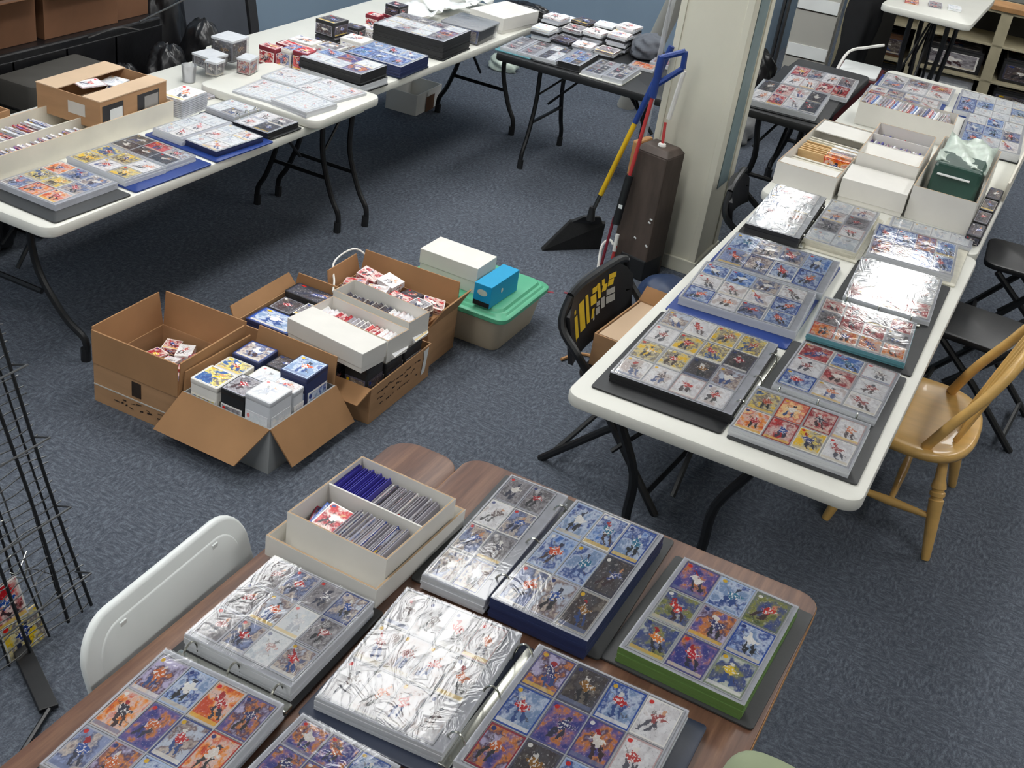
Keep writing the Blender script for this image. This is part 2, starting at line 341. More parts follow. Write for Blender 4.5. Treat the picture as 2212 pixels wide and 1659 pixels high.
def spline(pts, k=6):
    P = [Vector(p) for p in pts]; out = []
    for i in range(len(P) - 1):
        a, b, c, d = P[max(i - 1, 0)], P[i], P[i + 1], P[min(i + 2, len(P) - 1)]
        for j in range(k):
            t = j / k
            out.append(0.5 * ((2 * b) + (c - a) * t + (2 * a - 5 * b + 4 * c - d) * t * t + (3 * b - a - 3 * c + d) * t ** 3))
    return out + [P[-1]]
def tag(o, label, cat, group=None, kind=None):
    if label: o['label'] = label
    if cat: o['category'] = cat
    if group: o['group'] = group
    if kind: o['kind'] = kind
    return o
def thing(name, label, cat, loc=(0, 0, 0), rz=0, group=None):
    o = bpy.data.objects.new(name, None); COL.objects.link(o); o.location = loc; o.rotation_euler = (0, 0, rz); o.empty_display_size = 0.05
    return tag(o, label, cat, group)
def struct(o): o['kind'] = 'structure'; return o
_unit = {}
def unit_box():
    if 'b' not in _unit: _unit['b'] = MB().box(-0.5, 0.5, -0.5, 0.5, 0, 1).mesh('card')
    return _unit['b']
def inst(name, me, mat, parent, loc, rz=0, scale=(1, 1, 1), rot=None):
    o = bpy.data.objects.new(name, me); COL.objects.link(o)
    if not me.materials: me.materials.append(None)
    o.material_slots[0].link = 'OBJECT'; o.material_slots[0].material = MATS[mat]
    o.parent = parent; o.location = loc; o.rotation_euler = rot if rot else (0, 0, rz); o.scale = scale
    return o
def pbox(name, label, cat, loc, size, mat, rz=0, group=None, rot=None):   # a printed box standing as a thing of its own
    o = inst(name, unit_box(), mat, None, loc, rz, size, rot)
    return tag(o, label, cat, group)
# ================================================================ the setting
def plane_obj(name, pts, mat):
    return struct(MB().add(pts, [(0, 1, 2, 3)]).build(name, mat))
struct(MB().box(-3.78, 3.4, -3.0, 11.4, -0.06, 0.0).build('floor', 'carpet'))
struct(MB().box(-3.88, -3.78, -3.0, 7.1, 0, CEIL).build('wall_left', 'wall_blue'))
struct(MB().box(-3.88, -2.0, 7.1, 7.2, 0, CEIL).build('wall_back', 'wall_blue'))
struct(MB().box(-2.08, -2.0, 7.2, 11.4, 0, CEIL).build('wall_passage', 'wall_blue'))
struct(MB().box(-2.08, 3.4, 11.4, 11.5, 0, CEIL).build('wall_far', 'wall_grey'))
struct(MB().box(3.4, 3.5, -3.0, 11.5, 0, CEIL).build('wall_right', 'wall_grey'))
struct(MB().box(-3.88, 3.5, -3.1, -3.0, 0, CEIL).build('wall_near', 'wall_grey'))
struct(MB().box(-3.88, 3.5, -3.1, 11.5, CEIL, CEIL + 0.06).build('ceiling', 'ceiling_white'))
# ceiling lamps, added fill ones among them: surface-mounted fluorescent fixtures with glowing diffusers
em, nt_, b_ = new_mat('lamp_glow'); b_.inputs['Base Color'].default_value = (0.9, 0.9, 0.9, 1)
b_.inputs['Emission Color'].default_value = (1.0, 1.0, 0.985, 1); b_.inputs['Emission Strength'].default_value = LAMP_STRENGTH; MATS['lamp_glow'] = em
for i, (x, y) in enumerate(LAMPS):
    t = thing('ceiling_and_fill_lamp', 'white fluorescent lamp above the tables, from a set with added fill', 'lamp', (x, y, CEIL), 0, 'fluorescent ceiling lamps')
    MB().box(-0.24, 0.24, -0.64, 0.64, -0.035, 0.0).build('housing', 'lamp_frame', t, 0.004)
    MB().plate(-0.21, 0.21, -0.61, 0.61, -0.06, -0.034, 0.03, 0.008).build('diffuser', 'lamp_glow', t)

# pillar: boxed column with a painted front panel, corner trims and a grey strip down its side
px0, px1, py0, py1 = -1.485, -1.212, 4.66, 4.95
struct(MB().box(px0, px1, py0, py1, 0, CEIL).build('pillar', 'pillar_paint', None, 0.004))
pil = bpy.data.objects['pillar']
MB().box(px1 - 0.022, px1 + 0.006, py0 - 0.006, py0 + 0.02, 0, CEIL).build('corner_trim', 'pillar_paint', pil, 0.002)
MB().box(px1 - 0.004, px1 + 0.006, py1 - 0.05, py1 + 0.004, 0, CEIL).build('corner_trim', 'pillar_paint', pil, 0.002)
MB().box(px0 - 0.006, px0 + 0.02, py0 - 0.006, py0 + 0.02, 0, CEIL).build('corner_trim', 'pillar_paint', pil, 0.002)
MB().box(px1 - 0.002, px1 + 0.003, py0 + 0.09, py1 - 0.07, 0.36, CEIL).build('side_strip', 'pillar_stain', pil)
MB().box(px0 - 0.012, px1 + 0.012, py0 - 0.012, py1 + 0.012, 0, 0.06).build('base_board', 'pillar_paint', pil, 0.003)

# ================================================================ tables
def leg_frame(root, axis, pos, cx, zt, mat, top=0.17, knee=0.17, foot=0.26, zk=0.30, r=0.014, brace=1, zb=0.14, lift=0.02, cross=True, off=0.0):
    """two bent tubular legs across the table, a crossbar, and a brace up to the underside; axis = direction the pair spreads"""
    cx += off
    def P(a, z, off=0.0): return (cx + a, pos + off, z) if axis == 'x' else (pos + off, cx + a, z)
    for s_ in (-1, 1):
        path = [P(s_ * top, zt), P(s_ * top, (zt + zk) / 2 + 0.03), P(s_ * knee, zk), P(s_ * (knee * 0.45 + foot * 0.55), zk * 0.5), P(s_ * foot, 0.075), P(s_ * foot, 0.0)]
        l = MB().tube(spline(path, 4), r, 8).build('leg', mat, root, 0, True)
        MB().tube([P(s_ * foot, 0.0), P(s_ * foot, 0.045)], r * 1.35, 8).build('foot_cap', 'black_plastic', l, 0, True)
    if cross: MB().tube([P(-knee * 1.12, zk * 0.72), P(knee * 1.12, zk * 0.72)], r * 0.8, 6).build('crossbar', mat, root, 0, True)
    MB().tube([P(-top - 0.04, zt - lift), P(top + 0.04, zt - lift)], r * 0.9, 6).build('top_bar', mat, root, 0, True)
    MB().tube([P(0, zk * 0.9), P(0, zt - 0.02, brace * 0.22)], r * 0.6, 6).build('brace', mat, root, 0, True)
    MB().tube([P(-top, zk * 1.15), P(0, zt - 0.02, brace * 0.16)], r * 0.5, 6).build('brace', mat, root, 0, True)
def folding_table(name, label, x0, x1, y0, y1, top_mat, frames, z=T, th=0.036, r=0.045, group='folding tables', leg_mat='black_metal'):
    root = thing(name, label, 'table', ((x0 + x1) / 2, (y0 + y1) / 2, 0), 0, group)
    ox, oy = (x0 + x1) / 2, (y0 + y1) / 2
    a, b = (x1 - x0) / 2, (y1 - y0) / 2
    MB().plate(-a, a, -b, b, z - th, z, r, 0.008, 6).build('tabletop', top_mat, root, 0, True)
    MB().box(-a + 0.05, a - 0.05, -b + 0.06, b - 0.06, z - th - 0.012, z - th + 0.001).build('under_frame', 'black_plastic' if leg_mat == 'black_metal' else 'dull_steel', root)
    for fr in frames:
        kw = dict(fr); ax = kw.pop('axis'); pos = kw.pop('pos')
        leg_frame(root, ax, pos - (oy if ax == 'x' else ox), 0, z - th, leg_mat, **kw)
    return root
INW = dict(axis='x', top=0.195, knee=0.12, foot=0.11, zk=0.26, r=0.014, cross=False, off=-0.10)
folding_table('folding_table', 'white plastic folding table nearest on the right, covered with open card binders', -0.907, -0.142, 2.53, 4.315, 'white_plastic',
              [dict(INW, pos=2.75, brace=1), dict(INW, pos=4.05, brace=-1)])
folding_table('folding_table', 'white folding table behind the pillar carrying long white card boxes', -0.945, -0.15, 4.325, 6.60, 'white_plastic',
              [dict(INW, pos=4.86), dict(INW, pos=6.3, brace=-1)])
folding_table('folding_table', 'white folding table at far left with cardboard trays and blue binders', -3.19, -2.445, 2.36, 4.02, 'white_plastic',
              [dict(axis='x', pos=2.58, r=0.012, top=0.06, knee=0.09, foot=0.275, zk=0.26), dict(axis='x', pos=3.965, brace=-1, top=0.10, knee=0.11, foot=0.20, off=0.10, r=0.011)])
folding_table('folding_table', 'white folding table along the blue wall stacked with dark binders', -3.28, -2.52, 4.035, 5.80, 'white_plastic',
              [dict(axis='x', pos=4.10, top=0.12, knee=0.12, foot=0.22, off=0.21, r=0.011), dict(axis='x', pos=5.60, brace=-1, top=0.13, knee=0.13, foot=0.22, off=0.13, r=0.012)])
folding_table('black_folding_table', 'black folding table at the back left of the broom', -2.44, -1.60, 5.06, 5.80, 'black_plastic',
              [dict(axis='y', pos=-2.30, brace=1, top=0.15, knee=0.15, foot=0.225, zk=0.3, r=0.011), dict(axis='y', pos=-1.75, brace=-1, top=0.15, knee=0.15, foot=0.235)], r=0.02)
folding_table('black_folding_table', 'small black folding table just right of the pillar', -1.36, -0.985, 5.27, 6.35, 'black_plastic',
              [dict(axis='x', pos=5.45, top=0.10, knee=0.08, foot=0.14), dict(axis='x', pos=6.1, brace=-1, top=0.10, knee=0.08, foot=0.14)], r=0.03)
folding_table('folding_table', 'white folding table by the shelving at the top right corner', -1.14, -0.66, 6.97, 7.9, 'white_plastic',
              [dict(axis='x', pos=7.25, top=0.10, knee=0.08, foot=0.10), dict(axis='x', pos=7.7, brace=-1, top=0.10, knee=0.08, foot=0.10)], z=0.79)
# brown table in the foreground with its side leaf
bt = thing('brown_table', 'brown woodgrain table in the foreground with a narrow side leaf', 'table', (-0.55, 1.25, 0))
MB().plate(-0.405, 0.418, -0.95, 0.885, T - 0.026, T, 0.045, 0.003, 6).build('tabletop', 'walnut_laminate', bt, 0, True)
MB().plate(-0.4062, 0.4192, -0.9512, 0.8862, T - 0.024, T - 0.003, 0.046, 0.0, 6).build('edge_band', 'tan', bt)
MB().plate(-0.582, -0.409, -0.95, 0.862, T - 0.036, T - 0.012, 0.06, 0.003, 6).build('leaf', 'walnut_laminate', bt, 0, True)
leg_frame(bt, 'x', 0.62, 0.0, T - 0.03, 'black_metal', 0.28, 0.28, 0.3, 0.3, brace=-1)
leg_frame(bt, 'x', -0.70, 0.0, T - 0.03, 'black_metal', 0.28, 0.28, 0.3, 0.3, brace=1)

# ================================================================ chairs
def folding_chair(label, loc, rz, mat, tube_mat, w=0.40, back='panel', group=None, sz=0.335, top=0.585, cat='chair', name='folding_chair', low=None, cv=0.03):
    t = thing(name, label, cat, loc, rz, group)
    h = w / 2
    for s_ in (-1, 1):
        y = s_ * h
        MB().tube(spline([(-0.215, y * 0.82, top - 0.005) if back != 'plate' else (-0.212, y * 0.94, sz + 0.12), (-0.205, y, top - 0.09) if back != 'plate' else (-0.20, y * 0.95, sz + 0.09), (-0.10, y, sz + 0.03), (0.20, y, 0.0)], 5), 0.0125, 8).build('front_leg', tube_mat, t, 0, True)
        MB().tube([(0.13, y * 0.9, sz - 0.015), (-0.02, y * 0.9, 0.19), (-0.21, y * 0.9, 0.0)], 0.0125, 8).build('rear_leg', tube_mat, t, 0, True)
        MB().tube([(-0.06, y * 0.95, sz - 0.01), (0.08, y * 0.95, 0.17)], 0.006, 6).build('hinge_bar', tube_mat, t, 0, True)
    if back != 'plate': MB().tube(spline([(-0.215, -h * 0.82, top - 0.005), (-0.216, -h * 0.5, top + 0.012), (-0.216, h * 0.5, top + 0.012), (-0.215, h * 0.82, top - 0.005)], 5), 0.0125, 8).build('top_tube', tube_mat, t, 0, True)
    MB().tube([(0.155, -h, 0.055), (0.155, h, 0.055)], 0.009, 6).build('crossbar', tube_mat, t, 0, True)
    MB().tube([(-0.17, -h * 0.9, 0.045), (-0.17, h * 0.9, 0.045)], 0.009, 6).build('crossbar', tube_mat, t, 0, True)
    # seat with rounded front
    m = MB().plate(-0.15, 0.19, -h * 0.93, h * 0.93, sz - 0.012, sz + 0.012, 0.05, 0.008, 6); m.build('seat', mat, t, 0, True)
    # curved back panel
    zb = sz + 0.085 if back == 'panel' else sz + 0.03
    if low is not None: zb = sz + low
    rows, cols = 10, 14; m = MB(); fr = []; bk = []
    for j in range(rows + 1):
        v = j / rows
        for i in range(cols + 1):
            u = i / cols * 2 - 1
            e = 1 - 0.28 * abs(u) ** 5 if v > 0.5 else 1
            z = zb + (top - zb) * v; z = zb + (z - zb) * e
            wx = h * 0.95 * (1 - 0.06 * (1 - v)); x = -0.165 - (z - sz) * 0.2 - cv * (1 - u * u)
            fr.append((x + 0.008, u * wx, z)); bk.append((x - 0.008, u * wx, z))
    n = len(fr); fs = []
    W1 = cols + 1
    for j in range(rows):
        for i in range(cols):
            a = j * W1 + i; fs += [(a, a + 1, a + 1 + W1, a + W1), (n + a + W1, n + a + 1 + W1, n + a + 1, n + a)]
    for i in range(cols): fs += [(i + 1, i, n + i, n + i + 1), (rows * W1 + i, rows * W1 + i + 1, n + rows * W1 + i + 1, n + rows * W1 + i)]
    for j in range(rows): fs += [(j * W1, (j + 1) * W1, n + (j + 1) * W1, n + j * W1), ((j + 1) * W1 + cols, j * W1 + cols, n + j * W1 + cols, n + (j + 1) * W1 + cols)]
    m.add(fr + bk, fs)
    if back == 'plate':
        for nm, iy, dz, th0, th1, rr_ in (('backrest', 0.0, 0.0, -0.010, 0.006, 0.085), ('back_inset', 0.035, 0.028, 0.0, 0.0085, 0.06)):
            q = MB().plate(-h * 1.02 + iy, h * 1.02 - iy, zb - sz + dz, top - sz - dz, th0, th1, rr_, 0.006 if iy == 0 else 0.004, 8)
            q.v = [(-0.165 - b_ * 0.28 + c_, a_, sz + b_ * 0.97) for a_, b_, c_ in q.v]
            q.f = [f[::-1] for f in q.f]; q.uv = [u[::-1] for u in q.uv]
            q.build(nm, mat, t, 0, True)
        for yy, zz in ((-0.17, 0.05), (-0.19, 0.12), (-0.13, 0.255), (0.13, 0.255), (0.19, 0.12)):
            MB().cbox((-0.165 - zz * 0.28 + 0.008, yy, sz + zz * 0.97), (0.004, 0.016, 0.010)).build('clip', mat, t, 0.001)
    else: m.build('backrest', mat, t, 0, True)
    return t
jk = folding_chair('black folding chair with yellow lettering on its backrest, left of the near white table', (-0.895, 3.20, 0), math.radians(-4), 'black_vinyl', 'black_metal', 0.44, top=0.565, low=0.02)
# lettering on the back of the chair: yellow strokes and a small grey block of print
def strokes(root, name, mat, rects, x, lean=-0.02):
    m = MB()
    for (y0, y1, z0, z1, sk) in rects:
        def Q(y, z): return (x - (z - 0.335) * 0.2 - 0.03 * (1 - (y / 0.209) ** 2) + 0.0095, y, z)
        a = [Q(y0, z0), Q(y1, z0), Q(y1 + sk, z1), Q(y0 + sk, z1)]
        m.add(a, [(0, 1, 2, 3)])
    return m.build(name, mat, root)
# the lettering as strokes (y to the viewer's right), front face of the backrest
Y = [(-0.165, -0.148, 0.395, 0.412, 0.004), (-0.150, -0.122, 0.412, 0.486, -0.012), (-0.162, -0.146, 0.494, 0.506, 0), (-0.108, -0.066, 0.418, 0.512, -0.012), (-0.055, -0.034, 0.424, 0.516, -0.010),
     (-0.024, -0.006, 0.428, 0.458, 0.006), (-0.026, 0.012, 0.470, 0.500, -0.002), (-0.014, 0.016, 0.505, 0.522, 0.0), (0.022, 0.040, 0.478, 0.526, -0.006), (0.044, 0.070, 0.492, 0.512, 0.008), (0.046, 0.062, 0.512, 0.530, 0.0), (0.078, 0.108, 0.500, 0.518, 0.006), (0.084, 0.122, 0.520, 0.536, 0.004)]
strokes(jk, 'yellow_lettering', 'yellow_print', Y, -0.165)
strokes(jk, 'grey_lettering', 'grey_print', [(0.006, 0.030, 0.430, 0.452, 0), (0.012, 0.034, 0.456, 0.470, 0), (0.040, 0.062, 0.440, 0.474, 0), (0.070, 0.118, 0.446, 0.468, 0), (0.072, 0.118, 0.472, 0.490, 0), (-0.012, -0.002, 0.420, 0.440, 0)], -0.165)
folding_chair('white plastic folding chair tucked in at the left of the brown table', (-0.95, 1.39, 0), math.radians(2), 'white_chair', 'white_chair', 0.455, 'plate', top=0.635, sz=0.34, low=0.0)
folding_chair('black folding chair left of the white box table, close to the pillar', (-0.86, 4.52, 0), math.radians(6), 'black_vinyl', 'black_metal', 0.34, top=0.515, sz=0.30)
folding_chair('black folding chair on the right of the white tables, seat under the table joint', (-0.02, 4.27, 0), math.radians(176), 'black_vinyl', 'black_metal', 0.34, top=0.50, sz=0.33)
folding_chair('black folding chair farther back on the right of the white box table', (0.04, 5.05, 0), math.radians(184), 'black_vinyl', 'black_metal', 0.34, top=0.56)

# oak Windsor chair, facing the table
wn = thing('windsor_chair', 'honey oak bow-back wooden chair right of the near white table', 'chair', (-0.105, 3.51, 0))
def seat_loop(ins, z):
    pts = []
    for k in range(40):
        a = 2 * PI * k / 40; c, s_ = math.cos(a), math.sin(a)
        rx = 0.165 if c > 0 else 0.15; ry = 0.242
        p = 0.78 if c > 0 else 0.62
        pts.append(Vector((math.copysign(abs(c) ** p, c) * (rx - ins), math.copysign(abs(s_) ** p, s_) * (ry - ins), z)))
    return pts
rr = [seat_loop(0.02, 0.305), seat_loop(0.004, 0.312), seat_loop(0.0, 0.325), seat_loop(0.003, 0.335), seat_loop(0.012, 0.34), seat_loop(0.045, 0.334), seat_loop(0.09, 0.328), seat_loop(0.14, 0.327)]
MB().rings(rr).build('seat', 'oak', wn, 0, 'all')
def turned(p0, p1, name, R, parent, rings_at=None):
    p0, p1 = Vector(p0), Vector(p1); d = p1 - p0; L = d.length; q = d.to_track_quat('Z', 'Y').to_matrix().to_4x4(); q.translation = p0
    MB().lathe([(r, z * L) for z, r in R], 14, q).build(name, 'oak', parent, 0, True)
LEG = [(0, 0.012), (0.03, 0.0135), (0.3, 0.0185), (0.52, 0.021), (0.56, 0.0225), (0.57, 0.018), (0.59, 0.018), (0.60, 0.0225), (0.63, 0.0225), (0.64, 0.018), (0.66, 0.018), (0.67, 0.0225), (0.70, 0.021), (0.75, 0.0165), (0.9, 0.014), (1, 0.012)]
ft = {}
for sx in (-1, 1):
    for sy in (-1, 1):
        foot = (0.145 if sx > 0 else -0.165, sy * 0.235, 0.0) if sx > 0 else (-0.165, sy * 0.225, 0.0)
        topp = (sx * 0.09, sy * 0.15, 0.318); ft[(sx, sy)] = (Vector(foot), Vector(topp))
        turned(foot, topp, 'leg', LEG, wn)
def on(k, z): a, b = ft[k]; return a + (b - a) * (z / b.z)
STR = [(0, 0.008), (0.08, 0.009), (0.5, 0.014), (0.92, 0.009), (1, 0.008)]
for sy in (-1, 1): turned(on((-1, sy), 0.125), on((1, sy), 0.125), 'stretcher', STR, wn)
turned((on((-1, -1), .125) + on((1, -1), .125)) / 2, (on((-1, 1), .125) + on((1, 1), .125)) / 2, 'stretcher', STR, wn)
bow = [(0.035, -0.195, 0.335), (0.085, -0.20, 0.44), (0.15, -0.19, 0.56), (0.195, -0.14, 0.665), (0.213, 0.0, 0.705), (0.195, 0.14, 0.665), (0.15, 0.195, 0.56), (0.085, 0.205, 0.44), (0.04, 0.20, 0.335)]
MB().tube(spline(bow, 7), 0.0155, 10).build('bow', 'oak', wn, 0, True)
for k, y in enumerate((-0.115, -0.055, 0.0, 0.055, 0.115)):
    zt = 0.70 - 0.9 * y * y * 3.2
    MB().tube([(0.085 + 0.03 * (1 - (y / .2) ** 2), y * 0.85, 0.335), (0.15, y * 0.95, 0.5), (0.205 - 0.9 * y * y, y, zt)], [0.009, 0.0085, 0.006], 8).build('spindle', 'oak', wn, 0, True)

# olive upholstered chair at the bottom edge
oc = thing('padded_chair', 'olive green padded chair with tan wooden frame at the bottom edge', 'chair', (-0.07, 1.385, 0), math.radians(90))
def pad(ins, x):
    return [Vector((x, math.copysign(abs(math.cos(a)) ** 0.7, math.cos(a)) * (0.075 - ins), 0.70 + math.copysign(abs(math.sin(a)) ** 0.7, math.sin(a)) * (0.10 - ins))) for a in [2 * PI * k / 32 for k in range(32)]]
MB().rings([pad(0.04, -0.04), pad(0.012, -0.034), pad(0.002, -0.02), pad(0.0, 0.0), pad(0.002, 0.02), pad(0.02, 0.036)]).build('backrest', 'olive', oc, 0, 'all')
MB().rings([[Vector((p.x, p.y, p.z - 0.0)) for p in r] for r in ([(Vector((0.165 + 0.15 * math.cos(a), -0.02 + 0.135 * math.sin(a), z)) if True else 0) for a in [2 * PI * k / 32 for k in range(32)]] for z in (0.30, 0.31, 0.335, 0.345))]).build('seat', 'olive', oc, 0, True)
for sy in (-1, 1):
    MB().tube([(0.02, sy * 0.045, 0.0), (0.012, sy * 0.045, 0.4), (0.0, sy * 0.05, 0.66)], 0.009, 8).build('back_post', 'oak', oc, 0, True)
    MB().tube([(0.29, -0.02 + sy * 0.10, 0.0), (0.26, -0.02 + sy * 0.09, 0.31)], 0.012, 8).build('front_leg', 'oak', oc, 0, True)
MB().cbox((0.03, 0.0, 0.305), (0.04, 0.14, 0.03)).build('back_rail', 'oak', oc, 0.003)
MB().lathe([(0.0, 0), (0.009, 0.0), (0.013, 0.01), (0.009, 0.022), (0.0, 0.026)], 12, Matrix.Translation((0.03, -0.07, 0.742))).build('finial', 'oak', oc, 0, True)
MB().tube([(0.02, -0.055, 0.60), (0.03, -0.07, 0.745)], 0.007, 8).build('finial_post', 'oak', oc, 0, True)
# ================================================================ binders of trading cards
# page rectangles on the tables: centre x, centre y, width, depth, turn in degrees, height of the top sheet
D = {
     'B1L': (-0.751, 1.870, 0.136, 0.407, 2.1, 0.600), 'B1R': (-0.566, 1.866, 0.202, 0.390, -0.2, 0.612), 'B1C': (-0.647, 1.902, 0.413, 0.439, 1.9, 0.560),
     'B2R': (-0.288, 1.867, 0.247, 0.329, -1.6, 0.600), 'B2C': (-0.288, 1.883, 0.302, 0.378, -1.7, 0.560), 'B3L': (-0.686, 1.459, 0.238, 0.329, 3.7, 0.600),
     'B3R': (-0.392, 1.465, 0.292, 0.327, 0.9, 0.600), 'B4U': (-0.952, 1.412, 0.223, 0.262, 0.7, 0.600), 'B4L': (-0.939, 1.092, 0.239, 0.297, 2.5, 0.600),
     'B5R': (-0.697, 1.138, 0.191, 0.213, -1.1, 0.600), 'WB': (-0.973, 1.730, 0.228, 0.248, -2.0, 0.645), 'WT': (-0.975, 1.738, 0.257, 0.340, -4.4, 0.610),
     'R1': (-0.679, 2.883, 0.328, 0.455, 1.5, 0.590), 'R1C': (-0.678, 2.895, 0.373, 0.593, 2.1, 0.560), 'R2U': (-0.333, 3.049, 0.278, 0.305, -0.1, 0.585),
     'R2L': (-0.349, 2.731, 0.301, 0.247, 0.9, 0.590), 'R2C': (-0.337, 2.919, 0.345, 0.652, 0.9, 0.560), 'R3U': (-0.689, 3.673, 0.350, 0.289, 3.2, 0.590),
     'R3L': (-0.688, 3.365, 0.351, 0.307, 3.9, 0.590), 'R3C': (-0.693, 3.528, 0.374, 0.713, 3.2, 0.560), 'R4U': (-0.333, 3.783, 0.265, 0.364, 3.8, 0.580),
     'R4L': (-0.348, 3.407, 0.281, 0.291, 4.4, 0.585), 'R4C': (-0.326, 3.625, 0.306, 0.772, 2.6, 0.560), 'R5': (-0.786, 4.113, 0.186, 0.461, 3.3, 0.600),
     'R6': (-0.595, 4.160, 0.179, 0.442, 2.0, 0.590), 'R7': (-0.344, 4.140, 0.282, 0.302, 5.6, 0.590), 'R7U': (-0.337, 4.408, 0.307, 0.164, 4.0, 0.575),
     'L1': (-2.626, 2.582, 0.233, 0.248, -1.6, 0.585), 'L1C': (-2.655, 2.590, 0.293, 0.303, -4.3, 0.560), 'L2A': (-2.622, 2.822, 0.251, 0.173, -3.8, 0.585),
     'L2B': (-2.618, 2.981, 0.250, 0.137, -1.8, 0.585), 'L3A': (-2.666, 3.245, 0.130, 0.252, -2.8, 0.590), 'L3B': (-2.536, 3.240, 0.156, 0.228, -4.5, 0.585),
     'L4A': (-2.696, 3.500, 0.132, 0.140, -2.3, 0.585), 'L4B': (-2.534, 3.474, 0.155, 0.176, -0.7, 0.585), 'L5A': (-2.538, 3.686, 0.149, 0.216, -7.0, 0.600),
     'L5B': (-2.554, 3.901, 0.204, 0.216, -6.4, 0.600), 'L5C': (-2.662, 3.714, 0.094, 0.221, 7.0, 0.590), 'L7': (-2.904, 3.062, 0.258, 0.321, 5.0, 0.700),
     'LS': (-2.833, 3.390, 0.113, 0.146, -5.2, 0.620), 'LT': (-2.864, 2.933, 0.167, 0.729, -7.0, 0.620), 'LB': (-2.459, 3.638, 0.237, 0.360, 7.0, 0.600),
     'K1': (-2.974, 3.822, 0.101, 0.100, -1.8, 0.700), 'K2': (-2.944, 3.768, 0.052, 0.081, 7.0, 0.600), 'K3': (-2.946, 3.777, 0.056, 0.099, -6.1, 0.620),
     'K4': (-2.853, 3.956, 0.065, 0.052, 6.1, 0.660), 'K5': (-2.766, 3.964, 0.064, 0.060, 2.6, 0.660), 'K6': (-2.894, 4.268, 0.134, 0.052, -6.8, 0.620),
     'K7': (-2.720, 4.314, 0.077, 0.108, 7.0, 0.660), 'K8': (-2.854, 4.408, 0.067, 0.084, 6.6, 0.700), 'S1': (-2.516, 4.102, 0.288, 0.185, -2.9, 0.660),
     'S2': (-2.573, 4.452, 0.272, 0.225, 3.3, 0.620), 'S3': (-2.548, 4.661, 0.312, 0.206, 7.0, 0.660), 'S4': (-2.485, 5.333, 0.238, 0.319, -1.6, 0.660),
     'M1A': (-2.416, 5.241, 0.074, 0.279, 7.0, 0.580), 'M1B': (-2.339, 5.298, 0.106, 0.255, -0.0, 0.580), 'M2A': (-2.216, 5.291, 0.102, 0.253, 7.0, 0.580),
     'M2B': (-2.103, 5.279, 0.098, 0.278, 3.9, 0.590), 'M3A': (-2.004, 5.345, 0.091, 0.292, 6.6, 0.580), 'M3B': (-1.900, 5.290, 0.093, 0.239, -1.0, 0.585),
     'N1': (-1.177, 5.729, 0.313, 0.860, 7.0, 0.590), 'G1': (-0.799, 6.096, 0.401, 0.763, 7.0, 0.580), 'G2': (-0.452, 6.441, 0.349, 0.418, 7.0, 0.590),
     'G3': (-0.357, 5.932, 0.236, 0.512, 7.0, 0.600), 'WL': (-0.664, 5.583, 0.384, 0.193, 5.8, 0.670), 'W2': (-0.586, 4.830, 0.240, 0.502, 7.0, 0.700),
     'W1': (-0.801, 4.807, 0.192, 0.629, 7.0, 0.660), 'F1': (-2.184, 2.544, 0.312, 0.324, 1.4, 0.270), 'F2': (-1.869, 2.580, 0.315, 0.310, -2.5, 0.180)}

